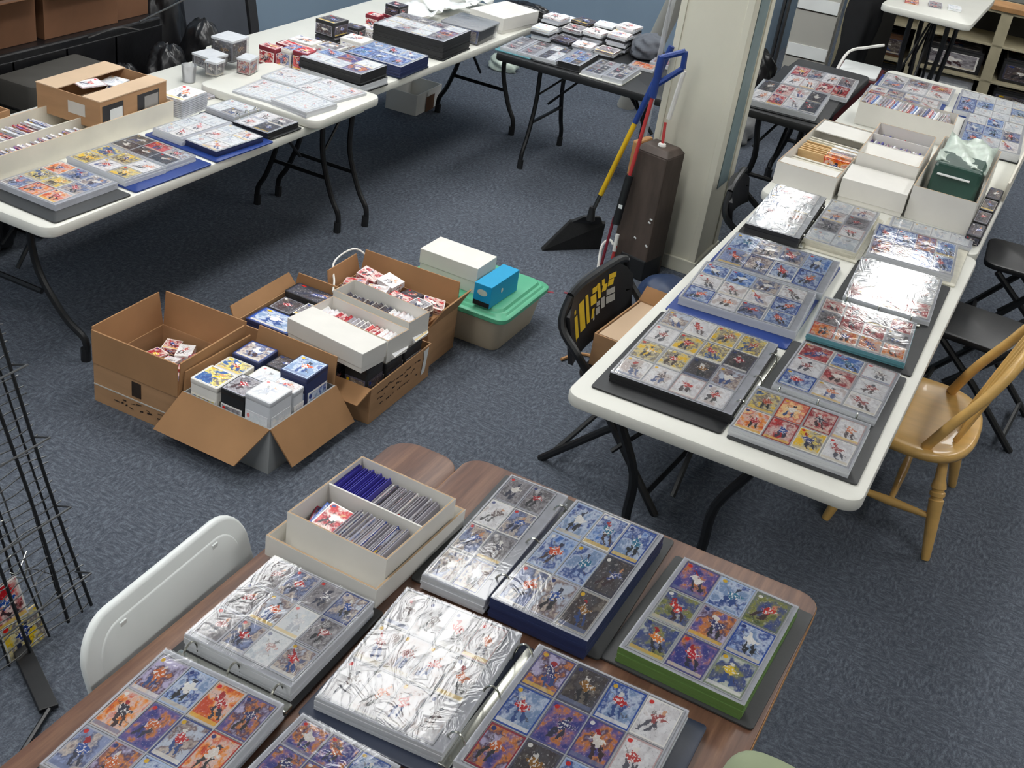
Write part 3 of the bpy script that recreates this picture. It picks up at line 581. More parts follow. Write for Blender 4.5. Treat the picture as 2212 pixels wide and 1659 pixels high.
def sleeve_mesh():
    if 's' not in _unit:
        m = MB(); n = 10; vs = []; fs = []; r_ = random.Random(3)
        for j in range(n + 1):
            for i in range(n + 1):
                vs.append((i / n - 0.5, j / n - 0.5, 0.35 * r_.uniform(-1, 1) + 0.9 * math.sin(i * 0.9) * math.cos(j * 0.7)))
        for j in range(n):
            for i in range(n): a = j * (n + 1) + i; fs.append((a, a + 1, a + n + 2, a + n + 1))
        m.add(vs, fs); me = m.mesh('sleeve')
        for p in me.polygons: p.use_smooth = True
        _unit['s'] = me
    return _unit['s']
def make_page(root, q, org, rz, cols, rows, arts, edge='page_white', z0=None, mg=(0.010, 0.010, 0.008, 0.008), gap=0.06, top='page_grey', sleeve='sleeve_plastic', seams=True, turn=0):
    """one page stack with its top sheet of cards; q = (cx, cy, w, h, turn deg, z top); mg = margins left, right, near, far"""
    cx, cy, w, h, ang, zt = q
    z0 = (T + 0.006) if z0 is None else z0
    d = Vector((cx - org[0], cy - org[1], 0)); d.rotate(Matrix.Rotation(-rz, 3, 'Z'))
    m = MB(); n = max(3, int((zt - z0) / 0.006)); r_ = random.Random(int(abs(cx * 7919 + cy * 104729) * 10))
    for k in range(n):
        a, b = z0 + (zt - z0) * k / n, z0 + (zt - z0) * (k + 1) / n - 0.0004
        jx, jy = (r_.uniform(-0.0016, 0.0016), r_.uniform(-0.0016, 0.0016)) if k < n - 1 else (0, 0)
        m.box(-w / 2 + jx, w / 2 + jx, -h / 2 + jy, h / 2 + jy, a, b)
    pg = m.build('page_stack', edge, root, 0, False, (d.x, d.y, 0), math.radians(ang) - rz)
    MB().box(-w / 2 + 0.0005, w / 2 - 0.0005, -h / 2 + 0.0005, h / 2 - 0.0005, zt - 0.0005, zt + 0.0004).build('top_sheet', top, pg)
    W0, H0 = w - mg[0] - mg[1], h - mg[2] - mg[3]; cw, ch = W0 / cols, H0 / rows
    for j in range(rows):
        for i in range(cols):
            x = -w / 2 + mg[0] + (i + 0.5) * cw; y = -h / 2 + mg[2] + (j + 0.5) * ch
            a = arts(i, j) if callable(arts) else arts[(i * 5 + j * 3 + r_.randrange(3)) % len(arts)]
            if a is None: continue
            if turn: inst('card', unit_box(), a, pg, (x, y, zt + 0.0004), PI / 2 + r_.uniform(-.01, .01), (ch * (1 - gap * 0.8), cw * (1 - gap), 0.0009))
            else: inst('card', unit_box(), a, pg, (x + r_.uniform(-.001, .001), y + r_.uniform(-.001, .001), zt + 0.0004), r_.uniform(-.012, .012), (cw * (1 - gap), ch * (1 - gap * 0.8), 0.0009))
    if seams:
        s_ = MB(); hw = 0.0011
        for i in range(cols + 1):
            x = -w / 2 + mg[0] + i * cw; s_.box(x - hw, x + hw, -h / 2 + mg[2], h / 2 - mg[3], zt + 0.0004, zt + 0.0022)
        for j in range(rows + 1):
            y = -h / 2 + mg[2] + j * ch; s_.box(-w / 2 + mg[0], w / 2 - mg[1], y - hw, y + hw, zt + 0.0004, zt + 0.0021)
        s_.build('pocket_seams', 'page_white', pg)
    if sleeve: inst('plastic_sleeve', sleeve_mesh(), sleeve, pg, (0, 0, zt + 0.0032), 0, (w * 0.998, h * 0.998, 0.00035))
    return pg
def binder(label, cover, cover_mat, pages, rings=None, z=T, name='card_binder', cat='binder', group=None, th=0.005, rad=0.008):
    cx, cy, w, h, ang = cover[:5]; rz = math.radians(ang)
    root = thing(name, label, cat, (cx, cy, 0), rz, group)
    MB().plate(-w / 2, w / 2, -h / 2, h / 2, z + 0.0006, z + 0.0006 + th, rad, 0.0012, 4).build('cover', cover_mat, root, 0, True)
    for p in pages:
        p = dict(p); p.setdefault('z0', z + th + 0.001)
        make_page(root, p.pop('q'), (cx, cy), rz, **p)
    if rings:        # (x, y, direction deg, length, ring radius, height) in room coordinates
        x, y, dr, L, R, zr = rings
        d = Vector((x - cx, y - cy, 0)); d.rotate(Matrix.Rotation(-rz, 3, 'Z'))
        e = thing('ring_mechanism', None, None, (d.x, d.y, 0), math.radians(dr) - rz); e.parent = root
        MB().plate(-L / 2, L / 2, -0.011, 0.011, z + th, z + th + 0.008, 0.004, 0.002, 3).build('spine_plate', 'chrome', e, 0, True)
        for k in (-0.38, 0.0, 0.38):
            pts = [(k * L, R * 1.25 * math.cos(a), z + th + 0.004 + max(0, zr * math.sin(a))) for a in [PI * i / 12 for i in range(13)]]
            MB().tube(pts, 0.0022, 6).build('ring', 'chrome', e, 0, True)
    return root
def dq(k, **kw): q = list(D[k]); return tuple(q)
def P(k, cols, rows, arts, **kw): return dict(q=D[k], cols=cols, rows=rows, arts=arts, **kw)

# --- brown table
binder('thick black binder with navy page stack beside the white card box', (-0.648, 1.90, 0.402, 0.43, 1.5), 'charcoal_vinyl',
       [P('B1L', 2, 4, ['art_grey', 'art_mix', 'art_grey', 'art_white'], mg=(0.004, 0.024, 0.006, 0.006)), P('B1R', 3, 3, ['art_blue', 'art_mix', 'art_dark', 'art_blue'], edge='page_navy', mg=(0.006, 0.010, 0.006, 0.006))],
       rings=(-0.675, 1.875, 91, 0.36, 0.018, 0.05))
binder('charcoal binder with thick green page stack at the corner of the brown table', D['B2C'], 'charcoal_vinyl',
       [P('B2R', 3, 3, ['art_green', 'art_green', 'art_purple', 'art_blue'], edge='page_green', top='page_grey')])
binder('wide navy binder lying open, glaring white cards on its left page', (-0.513, 1.455, 0.608, 0.368, 1.2), 'navy_vinyl',
       [P('B3L', 4, 3, ['art_white'], mg=(0.005, 0.022, 0.006, 0.006), edge='page_white', sleeve='sleeve_wavy'), P('B3R', 4, 3, lambda i, j: 'art_white' if i == 3 else ['art_purple', 'art_dark', 'art_blue', 'art_purple'][(i + j * 2) % 4], mg=(0.012, 0.006, 0.006, 0.006))],
       rings=(-0.552, 1.463, 90, 0.33, 0.016, 0.045), z=T + 0.006)
binder('black binder turned sideways along the left edge of the brown table', (-0.952, 1.245, 0.252, 0.64, 0.8), 'black_vinyl',
       [P('B4U', 4, 3, ['art_grey', 'art_mix', 'art_pale', 'art_mix'], mg=(0.005, 0.005, 0.012, 0.004)), P('B4L', 4, 3, ['art_orange', 'art_mix', 'art_purple', 'art_blue'], mg=(0.005, 0.005, 0.004, 0.012))],
       rings=(-0.945, 1.262, 1, 0.235, 0.018, 0.04), z=T)
binder('navy binder with purple cards cut off by the bottom edge', (-0.70, 1.12, 0.225, 0.262, -1), 'navy_vinyl', [P('B5R', 3, 3, ['art_purple', 'art_purple', 'art_blue'])])
# --- near white table
binder('black binder of yellow and dark cards at the near left corner of the white table', (-0.692, 2.864, 0.350, 0.532, 1.0), 'black_plastic',
       [P('R1', 4, 4, lambda i, j: ['art_yellow', 'art_white', 'art_dark', 'art_yellow', 'art_mix'][(i * 2 + j * 3) % 5] if j > 0 else 'art_white', edge='page_dark', mg=(0.005, 0.026, 0.006, 0.006))],
       rings=(-0.512, 2.885, 91, 0.40, 0.012, 0.03))
binder('black binder of orange and white cards at the near right corner of the white table', (-0.336, 2.912, 0.328, 0.628, 0.6), 'charcoal_vinyl',
       [P('R2U', 3, 3, lambda i, j: 'art_white' if i == 2 else ['art_blue', 'art_white', 'art_red'][(i + j) % 3], mg=(0.005, 0.006, 0.014, 0.005)), P('R2L', 4, 2, lambda i, j: 'art_white' if i == 3 else ['art_orange', 'art_red', 'art_yellow'][(i + j * 2) % 3], mg=(0.005, 0.006, 0.006, 0.016))],
       rings=(-0.345, 2.872, 1, 0.27, 0.012, 0.03))
binder('blue binder of blue-bordered cards at the left edge of the white table', (-0.694, 3.498, 0.366, 0.695, 1.2), 'blue_vinyl',
       [P('R3U', 4, 2, ['art_blue', 'art_mix', 'art_blue'], mg=(0.006, 0.022, 0.008, 0.006)), P('R3L', 4, 3, ['art_blue', 'art_white', 'art_mix', 'art_blue'], mg=(0.006, 0.022, 0.006, 0.010))])
binder('black binder with teal page edges, red and golden cards under shiny pages', (-0.328, 3.605, 0.306, 0.72, 1.0), 'black_plastic',
       [P('R4U', 3, 3, lambda i, j: 'art_red' if j == 0 else 'art_pale', mg=(0.005, 0.006, 0.012, 0.005)), P('R4L', 4, 3, lambda i, j: 'art_orange' if j == 0 else ['art_red', 'art_grey', 'art_red'][(i + j) % 3], edge='page_teal', mg=(0.005, 0.006, 0.005, 0.012))],  # pale cards on the upper page paint its glare into the print
       rings=(-0.34, 3.578, 3, 0.26, 0.010, 0.025))
binder('thick black binder with shiny grey pages at the far left of the near white table', (-0.791, 4.115, 0.198, 0.475, 1.5), 'black_plastic', [P('R5', 2, 4, ['art_white', 'art_pale', 'art_grey'], top='page_white', edge='page_dark', mg=(0.005, 0.02, 0.006, 0.006))],
       rings=(-0.685, 4.10, 93, 0.4, 0.010, 0.025))
binder('cream binder with grey cards between the two far binders of the white table', (-0.586, 4.155, 0.196, 0.465, 1.5), 'page_cream', [P('R6', 2, 4, ['art_white', 'art_pale', 'art_white', 'art_grey'], top='page_white', edge='page_cream', mg=(0.005, 0.008, 0.006, 0.006))])
binder('cream binder with blue and orange cards in front of the white boxes', (-0.328, 4.21, 0.298, 0.465, 2.0), 'page_cream',
       [P('R7', 4, 2, ['art_blue', 'art_purple', 'art_blue', 'art_mix'], edge='page_white', mg=(0.005, 0.005, 0.006, 0.006)), dict(q=(-0.325, 4.385, 0.29, 0.115, 4, 0.576), cols=4, rows=1, arts=['art_pale'])], z=T + 0.0)
# --- far left table
binder('black binder of yellow cards at the near end of the far left table', (-2.61, 2.555, 0.31, 0.30, -2), 'charcoal_vinyl', [P('L1', 3, 3, ['art_yellow', 'art_mix', 'art_orange'], edge='page_grey', mg=(0.004, 0.012, 0.005, 0.005))])
binder('blue binder with yellow and dark cards on the far left table', (-2.595, 2.90, 0.295, 0.345, -2), 'blue_vinyl',
       [P('L2A', 3, 2, ['art_yellow', 'art_yellow', 'art_white'], mg=(0.004, 0.006, 0.004, 0.006)), P('L2B', 3, 2, ['art_dark', 'art_mix', 'art_red'], mg=(0.004, 0.006, 0.006, 0.004))])
binder('blue binder with shiny white pages in the middle of the far left table', (-2.595, 3.245, 0.32, 0.29, -3), 'blue_vinyl',
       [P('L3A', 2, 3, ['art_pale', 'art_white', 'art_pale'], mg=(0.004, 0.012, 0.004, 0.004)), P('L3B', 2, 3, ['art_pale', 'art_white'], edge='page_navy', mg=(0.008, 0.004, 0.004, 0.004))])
binder('black ring binder with grey pages before the white panel on the far left table', (-2.61, 3.487, 0.33, 0.175, -2), 'black_plastic',
       [P('L4A', 2, 2, ['art_grey', 'art_pale'], mg=(0.004, 0.01, 0.004, 0.004)), P('L4B', 2, 2, ['art_grey', 'art_white', 'art_dark'], edge='page_dark', mg=(0.01, 0.004, 0.004, 0.004))],
       rings=(-2.625, 3.487, 88, 0.13, 0.010, 0.03))
# white rounded panel lying over the table joint, with loose clear pages on it
lb = tag(MB().plate(-0.27, 0.27, -0.22, 0.22, 0, 0.034, 0.045, 0.008, 6).build('white_board', 'white_plastic', None, 0, True, (-2.665, 3.808, T + 0.001)), 'white rounded plastic board overhanging the joint of the left tables', 'board')
for i, (x, y, w, h, a, zz, lab) in enumerate([(-2.52, 3.685, 0.17, 0.17, -6, 0.615, 'thick stack of clear card pages at the near edge of the white panel'), (-2.55, 3.90, 0.20, 0.19, -8, 0.605, 'white loose page stack at the far right of the white panel'),
                                  (-2.70, 3.71, 0.18, 0.2, 4, 0.603, 'pale card pages at the left of the white panel'), (-2.74, 3.915, 0.17, 0.17, 3, 0.602, 'pale bluish card page at the back of the white panel')]):
    t = thing('card_page', lab, 'page', (x, y, 0), math.radians(a), 'loose card pages on the white panel')
    make_page(t, (x, y, w, h, a, zz), (x, y), math.radians(a), 3, 3, ['art_pale', 'art_pale', 'art_white'], z0=T + 0.0355, top='page_white', seams=False)
# --- small black table right of the pillar, and the far white box table
n1 = D['N1']
binder('large open binder of red and grey cards on the small black table', (-1.165, 5.72, 0.345, 0.83, 5), 'black_plastic',
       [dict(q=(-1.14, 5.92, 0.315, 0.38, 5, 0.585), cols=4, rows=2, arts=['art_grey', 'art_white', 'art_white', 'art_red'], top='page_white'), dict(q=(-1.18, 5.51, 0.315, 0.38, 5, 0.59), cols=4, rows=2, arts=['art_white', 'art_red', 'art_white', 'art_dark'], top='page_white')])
binder('binder of mixed dark cards at the far end of the white box table', (-0.755, 6.15, 0.352, 0.60, 3), 'blue_vinyl',
       [dict(q=(-0.748, 6.30, 0.345, 0.28, 3, 0.58), cols=3, rows=2, arts=['art_white', 'art_mix', 'art_red', 'art_white'], top='page_white'), dict(q=(-0.762, 6.0, 0.345, 0.28, 3, 0.58), cols=4, rows=3, arts=['art_mix', 'art_red', 'art_white'])])
binder('shiny blue and white binder at the far right end of the box table', (-0.375, 6.27, 0.35, 0.42, 4), 'blue_vinyl', [dict(q=(-0.375, 6.27, 0.34, 0.41, 4, 0.585), cols=4, rows=3, arts=['art_blue', 'art_pale', 'art_blue', 'art_pale'])])  # pale cards mixed in to lighten the pages as glare would
binder('binder of blue and white cards behind the green bag on the white box table', (-0.315, 5.78, 0.27, 0.50, 4), 'black_plastic', [dict(q=(-0.315, 5.78, 0.26, 0.49, 4, 0.60), cols=3, rows=3, arts=['art_white', 'art_blue', 'art_pale', 'art_mix'])])
# --- black table at the back
binder('grey-blue binder at the left end of the back black table', (-2.372, 5.22, 0.182, 0.27, 2), 'page_teal', [dict(q=(-2.40, 5.22, 0.085, 0.25, 3, 0.58), cols=1, rows=3, arts=['art_grey']), dict(q=(-2.31, 5.22, 0.085, 0.25, 3, 0.58), cols=1, rows=3, arts=['art_grey', 'art_dark'])])
binder('black binder with dark cards in the middle of the back black table', (-2.155, 5.22, 0.235, 0.27, 4), 'black_plastic', [dict(q=(-2.215, 5.22, 0.105, 0.25, 4, 0.58), cols=2, rows=3, arts=['art_dark', 'art_grey', 'art_pale']), dict(q=(-2.10, 5.225, 0.105, 0.25, 4, 0.59), cols=2, rows=3, arts=['art_dark', 'art_grey', 'art_blue'], edge='page_dark')])
binder('white binder with dark cards at the right end of the back black table', (-1.928, 5.21, 0.205, 0.275, 2), 'white_plastic', [dict(q=(-1.978, 5.21, 0.095, 0.25, 3, 0.58), cols=2, rows=3, arts=['art_dark', 'art_grey']), dict(q=(-1.876, 5.21, 0.095, 0.25, 3, 0.585), cols=2, rows=3, arts=['art_dark', 'art_white', 'art_grey'])])
# --- binders piled on the table along the blue wall
binder('lower black binder of the pile next to the white panel', (-2.66, 4.16, 0.30, 0.20, -2), 'black_plastic', [dict(q=(-2.66, 4.16, 0.29, 0.19, -2, T + 0.032), cols=1, rows=1, arts=lambda i, j: None, edge='page_white', seams=False, sleeve=None, top='black_plastic')], group='dark binders piled by the blue wall')
binder('black binder with bluish cards on top of the pile next to the white panel', (-2.67, 4.165, 0.30, 0.20, 0), 'black_plastic', [dict(q=(-2.67, 4.165, 0.29, 0.19, 0, T + 0.075), cols=3, rows=2, arts=['art_blue', 'art_pale', 'art_purple'], edge='page_dark')], z=T + 0.034, group='dark binders piled by the blue wall')
binder('navy binder with shiny pale blue cards on the blue wall table', (-2.655, 4.47, 0.28, 0.25, 2), 'navy_vinyl', [dict(q=(-2.655, 4.47, 0.27, 0.24, 2, T + 0.05), cols=3, rows=2, arts=['art_blue', 'art_pale', 'art_blue'], edge='page_navy')])
binder('thick black binder with grey-violet cards farther along the blue wall table', (-2.71, 4.85, 0.36, 0.28, 3), 'black_plastic', [dict(q=(-2.71, 4.85, 0.35, 0.27, 3, T + 0.085), cols=4, rows=3, arts=['art_pale', 'art_purple', 'art_grey'], edge='page_dark')])
# ================================================================ boxes, cartons and their contents
def card_row(x0, x1, y0, y1, z0, hgt, n, mats, label, group, along='x', lean=0.25, th=0.003, cat='card', name='sleeved_card', jit=0.004, seed=1):
    """cards standing one behind the other in a box, each one a thing"""
    r_ = random.Random(seed)
    for k in range(n):
        f = (k + 0.5) / n; m_ = mats[min(int(f * len(mats)), len(mats) - 1)] if len(mats) < 6 else mats[k % len(mats)]
        le = lean + r_.uniform(-0.05, 0.05); h_ = hgt + r_.uniform(-jit, jit)
        if along == 'x':
            o = inst(name, unit_box(), m_, None, (x0 + (x1 - x0) * f, (y0 + y1) / 2 + r_.uniform(-.002, .002), z0), 0, ((y1 - y0), h_, th), (PI / 2 - 0.0, 0, PI / 2))
            o.rotation_euler = (Matrix.Rotation(PI / 2, 3, 'Z') @ Matrix.Rotation(PI / 2 + le, 3, 'X')).to_euler()
            o.location.z = z0 + h_ * 0.5 * math.cos(le)
        else:
            o = inst(name, unit_box(), m_, None, ((x0 + x1) / 2 + r_.uniform(-.002, .002), y0 + (y1 - y0) * f, z0), 0, ((x1 - x0), h_, th))
            o.rotation_euler = (PI / 2 - le, 0, 0); o.location.z = z0 + h_ * 0.5 * math.cos(le)
        tag(o, label, cat, group)
def lid_box(label, x0, x1, y0, y1, z0, z1, mat='white_card', rz=0, lid=0.6, name='card_box', group=None, end_mat=None):
    """closed cardboard box: base with a slightly larger lid"""
    cx, cy = (x0 + x1) / 2, (y0 + y1) / 2; a, b = (x1 - x0) / 2, (y1 - y0) / 2
    t = thing(name, label, 'box', (cx, cy, 0), rz, group)
    zl = z0 + (z1 - z0) * (1 - lid)
    MB().box(-a + 0.003, a - 0.003, -b + 0.003, b - 0.003, z0, z1 - 0.004).build('base', mat, t, 0.001)
    MB().box(-a, a, -b, b, zl, z1).build('lid', mat, t, 0.0015)
    return t
def open_box(label, x0, x1, y0, y1, z0, z1, mat='white_card', rz=0, dividers=(), name='card_box', group=None, t_=0.004, rim='kraft_edge'):
    cx, cy = (x0 + x1) / 2, (y0 + y1) / 2; a, b = (x1 - x0) / 2, (y1 - y0) / 2
    t = thing(name, label, 'box', (cx, cy, 0), rz, group)
    MB().openbox(-a, a, -b, b, z0, z1, t_).build('body', mat, t)
    if rim:
        m = MB()
        for (p, q_, r_, s_) in ((-a, a, -b, -b + t_), (-a, a, b - t_, b), (-a, -a + t_, -b + t_, b - t_), (a - t_, a, -b + t_, b - t_)): m.box(p + .0006, q_ - .0006, r_ + .0006, s_ - .0006, z1 - 0.0002, z1 + 0.0006)
        m.build('cut_rim', rim, t)
    for ax, p in dividers:
        if ax == 'x': MB().box(-a + t_, a - t_, p - cy - t_ / 2, p - cy + t_ / 2, z0 + t_, z1 - 0.002).build('divider', mat, t)
        else: MB().box(p - cx - t_ / 2, p - cx + t_ / 2, -b + t_, b - t_, z0 + t_, z1 - 0.002).build('divider', mat, t)
    return t
def carton(label, x0, x1, y0, y1, h, flaps, rz=0, mat='cardboard', inner='cardboard_inside', z0=0.0, t_=0.005, name='cardboard_carton', group=None):
    cx, cy = (x0 + x1) / 2, (y0 + y1) / 2; a, b = (x1 - x0) / 2, (y1 - y0) / 2
    t = thing(name, label, 'box', (cx, cy, 0), rz, group)
    MB().openbox(-a, a, -b, b, z0, z0 + h, t_).build('body', mat, t, 0.0008)
    for (sd, L, ang, ins0, ins1) in flaps:
        i0, j0 = ins0 if isinstance(ins0, tuple) else (ins0, ins0); i1, j1 = ins1 if isinstance(ins1, tuple) else (ins1, ins1)
        A = math.radians(ang); up, out = math.cos(A) * L, math.sin(A) * L
        if sd in 'SN':
            s_ = -1 if sd == 'S' else 1; y = s_ * b
            p = [(-a + i0, y), (a - j0, y)]; q_ = [(-a + i1, y + s_ * out), (a - j1, y + s_ * out)]
        else:
            s_ = -1 if sd == 'W' else 1; x = s_ * a
            p = [(x, -b + i0), (x, b - j0)]; q_ = [(x + s_ * out, -b + i1), (x + s_ * out, b - j1)]
        zt = z0 + h
        p0, p1, q0, q1 = Vector((*p[0], zt)), Vector((*p[1], zt)), Vector((*q_[0], zt + up)), Vector((*q_[1], zt + up))
        n = (p1 - p0).cross(q0 - p0).normalized() * 0.0025
        MB().hexa([p0 - n, p1 - n, q1 - n, q0 - n, p0 + n, p1 + n, q1 + n, q0 + n]).build('flap', inner, t)
    return t
def marks(root, name, mat, x, y, z, face, rows, seed, w, h):
    """hand marks and print on a carton face: short strokes, face 'S' (y const) or 'E' (x const)"""
    r_ = random.Random(seed); m = MB()
    for j in range(rows):
        c = -w / 2
        while c < w / 2:
            L = r_.uniform(0.006, 0.022); zz = z - j * h + r_.uniform(-0.003, 0.003); hh = r_.uniform(0.002, 0.007); sk = r_.uniform(-.004, .004)
            if r_.random() < 0.7:
                if face == 'S': m.add([(x + c, y, zz), (x + c + L, y, zz + sk), (x + c + L, y, zz + hh + sk), (x + c, y, zz + hh)], [(0, 1, 2, 3)])
                else: m.add([(x, y + c, zz), (x, y + c + L, zz + sk), (x, y + c + L, zz + hh + sk), (x, y + c, zz + hh)], [(0, 1, 2, 3)])
            c += L + r_.uniform(0.002, 0.008)
    return m.build(name, mat, root)
def tin(label, cx, cy, w, d, z0, z1, art, side, rz=0, group=None, name='card_tin'):
    """collector tin or boxed set: rounded body, rimmed lid and a printed panel on top and front"""
    t = thing(name, label, 'box', (cx, cy, 0), rz, group)
    a, b = w / 2, d / 2
    MB().plate(-a + .001, a - .001, -b + .001, b - .001, z0, z1 - 0.012, 0.006, 0.001, 3).build('body', side, t, 0, True)
    MB().plate(-a, a, -b, b, z1 - 0.016, z1, 0.007, 0.002, 3).build('lid', side, t, 0, True)
    inst('top_print', unit_box(), art, t, (0, 0, z1 - 0.0006), 0, (w * 0.9, d * 0.9, 0.001))
    inst('front_print', unit_box(), art, t, (0, -b - 0.0004, z0 + (z1 - z0) * 0.45), 0, (w * 0.86, (z1 - z0) * 0.66, 0.001), (PI / 2, 0, 0))
    inst('side_print', unit_box(), art, t, (a + 0.0004, 0, z0 + (z1 - z0) * 0.45), 0, (d * 0.86, (z1 - z0) * 0.66, 0.001), (PI / 2, 0, PI / 2))
    return t
def jumble(n, x0, x1, y0, y1, z, arts, label, group, seed, size=(0.05, 0.07, 0.022), layers=1):
    r_ = random.Random(seed)
    nx = max(1, int((x1 - x0) / size[0] / 1.12)); k = 0
    ny = max(1, int((y1 - y0) / size[1] / 1.12))
    for l in range(layers):
        for j in range(ny):
            for i in range(nx):
                if k >= n: return
                x = x0 + (x1 - x0) * (i + 0.5) / nx; y = y0 + (y1 - y0) * (j + 0.5) / ny
                pbox('card_pack', label, 'card pack', (x + r_.uniform(-.004, .004), y + r_.uniform(-.004, .004), z + l * (size[2] + 0.004) + r_.uniform(0, .004)), size, r_.choice(arts), 0, group,
                     (r_.uniform(-.16, .16), r_.uniform(-.16, .16), r_.uniform(-.45, .45))); k += 1

# --- white two-row box of sleeved cards on the brown table
tr = open_box('shallow white cardboard tray under the two-row box on the brown table', -1.105, -0.846, 1.570, 1.892, T + 0.001, T + 0.048, 'white_card', math.radians(-2), name='cardboard_tray', t_=0.005)
wb = open_box('white two-row box of sleeved cards on the brown table', -1.088, -0.856, 1.612, 1.862, T + 0.007, T + 0.088, 'white_card', math.radians(-2), dividers=[('x', 1.742)])
card_row(-1.075, -0.992, 1.752, 1.853, T + 0.012, 0.064, 12, ['sleeve_blue'], 'blue plastic sleeved card in the white box on the brown table', 'blue sleeves in the white box', lean=-0.35, seed=2)
card_row(-0.988, -0.872, 1.752, 1.848, T + 0.012, 0.058, 24, ['sleeve_grey', 'art_grey', 'sleeve_grey', 'art_dark', 'sleeve_grey', 'sleeve_grey'], 'grey sleeved card in the back row of the white box on the brown table', 'grey sleeves in the back row', lean=-0.4, seed=3)
card_row(-0.995, -0.872, 1.627, 1.730, T + 0.012, 0.060, 27, ['sleeve_grey', 'art_grey', 'sleeve_grey', 'art_mix', 'sleeve_grey', 'sleeve_grey'], 'grey sleeved card in the front row of the white box on the brown table', 'grey sleeves in the front row', lean=-0.4, seed=4)
for k, (x, y, z, a, art, lab) in enumerate([(-1.045, 1.678, T + 0.040, 0.3, 'art_purple', 'lowest loose card lying at the left of the front row on the brown table'), (-1.035, 1.682, T + 0.050, 0.12, 'art_blue', 'middle loose card lying at the left of the front row on the brown table'), (-1.022, 1.676, T + 0.060, 0.05, 'art_red', 'uppermost loose red card in the front row on the brown table')]):
    pbox('loose_card', lab, 'card', (x, y, z), (0.062, 0.085, 0.006), art, a, 'loose cards in the front row', (0.0, 0.14, a))

# --- cartons on the floor
c1 = carton('open brown carton with tall upright flaps at the left of the floor boxes', -2.362, -2.045, 2.425, 2.74, 0.135, [('N', 0.115, 6, 0.004, 0.004), ('W', 0.115, 4, 0.002, 0.01), ('S', 0.112, 1, 0.0, 0.0), ('E', 0.112, 1, 0.0, 0.008)], math.radians(1))
MB().box(-0.012, 0.022, -0.1595, -0.1580, 0.075, 0.125).build('black_label', 'ink', c1)
marks(c1, 'printed_marks', 'ink', 0.02, -0.1592, 0.045, 'S', 2, 5, 0.20, 0.016); MB().box(-0.158, 0.158, -0.1592, -0.1580, 0.060, 0.064).build('tape_strip', 'tape', c1)
marks(c1, 'side_marks', 'tape', 0.1592, 0.02, 0.215, 'E', 2, 6, 0.03, 0.012)
jumble(14, -2.30, -2.06, 2.47, 2.71, 0.10, ['art_red', 'art_white', 'art_red', 'art_mix'], 'loose card pack lying inside the tall open carton', 'card packs in the tall open carton', 21)
jumble(14, -2.33, -2.07, 2.45, 2.73, 0.06, ['art_mix', 'art_dark'], 'card pack in the lower layer of the tall open carton', 'lower card packs in the tall open carton', 22)
c2 = carton('open carton with grey outside and two flaps folded down, full of card tins', -2.03, -1.715, 2.435, 2.755, 0.155, [('S', 0.135, 140, (0.0, 0.0), (-0.035, 0.055)), ('E', 0.135, 155, (0.0, 0.0), (0.035, -0.03)), ('W', 0.06, 2, 0.004, 0.012), ('N', 0.09, 10, 0.006, 0.012)], math.radians(-1), mat='carton_grey')
TI = [(-1.965, 2.495, .10, .10, .205, 'art_yellow', 'white_card', 'white tin with yellow cards on top, front left in the carton of tins'), (-1.967, 2.59, .095, .075, .198, 'art_yellow', 'white_card', 'small yellow printed box in the left row of the carton of tins'),
      (-1.965, 2.688, .10, .105, .205, 'art_mix', 'page_navy', 'grey-blue tin at the back left of the carton of tins'), (-1.863, 2.497, .085, .105, .215, 'art_grey', 'black_plastic', 'black tin in the front of the middle row of the carton of tins'),
      (-1.865, 2.605, .085, .10, .195, 'art_pale', 'page_cream', 'cream topped box in the middle row of the carton of tins'), (-1.865, 2.70, .085, .08, .195, 'art_dark', 'page_dark', 'dark box at the back of the middle row of the carton of tins'),
      (-1.770, 2.492, .092, .105, .235, 'art_pale', 'page_white', 'tall pale blue tin at the front corner of the carton of tins'), (-1.768, 2.578, .085, .055, .215, 'art_white', 'page_white', 'narrow white box at the right side of the carton of tins'), (-1.772, 2.668, .098, .115, .235, 'art_blue', 'page_navy', 'blue rimmed tin at the back right of the carton of tins')]
for (x, y, w, d, z1, art, side, lab) in TI: tin(lab, x, y, w, d, 0.006, z1, art, side, math.radians(rnd.uniform(-2, 2)), 'tins in the open carton')
MB().box(-0.0025, 0.0025, -0.14, 0.14, 0.006, 0.178).build('cardboard_insert', 'cream_card', c2, 0, False, (-0.045, 0, 0))
c4 = carton('open carton with blue boxes behind the carton of tins', -2.195, -1.985, 2.88, 3.225, 0.15, [('W', 0.05, 30, 0.0, 0.01), ('N', 0.05, 0, 0.0, 0.01)], math.radians(1))
for (x, y, w, d, z1, art, lab) in [(-2.09, 2.965, .17, .11, .155, 'art_blue', 'blue printed box in the front of the left rear carton'), (-2.13, 3.08, .09, .10, .15, 'art_dark', 'dark case in the middle of the left rear carton'), (-2.04, 3.08, .08, .10, .16, 'art_grey', 'grey case in the middle of the left rear carton'), (-2.09, 3.172, .18, .085, .17, 'art_dark', 'dark glossy case at the back of the left rear carton')]:
    tin(lab, x, y, w, d, 0.006, z1, art, 'page_navy' if 'blue' in lab else 'page_dark', 0, 'cases in the left rear carton')
c3 = carton('long brown carton with handwriting on its side, holding white card boxes', -1.968, -1.64, 2.835, 3.215, 0.128, [('S', 0.07, 118, (0.20, 0.0), (0.21, 0.01)), ('W', 0.05, 5, 0.0, 0.02)], math.radians(1.0))
marks(c3, 'handwriting', 'ink', 0.1650, -0.02, 0.095, 'E', 3, 9, 0.26, 0.024)
MB().add([(0.1660, 0.13, 0.03), (0.1660, 0.155, 0.035), (0.1660, 0.17, 0.124), (0.1660, 0.135, 0.12), (0.1660, 0.142, 0.09)], [(0, 1, 2, 3, 4)]).build('torn_label', 'paper', c3)
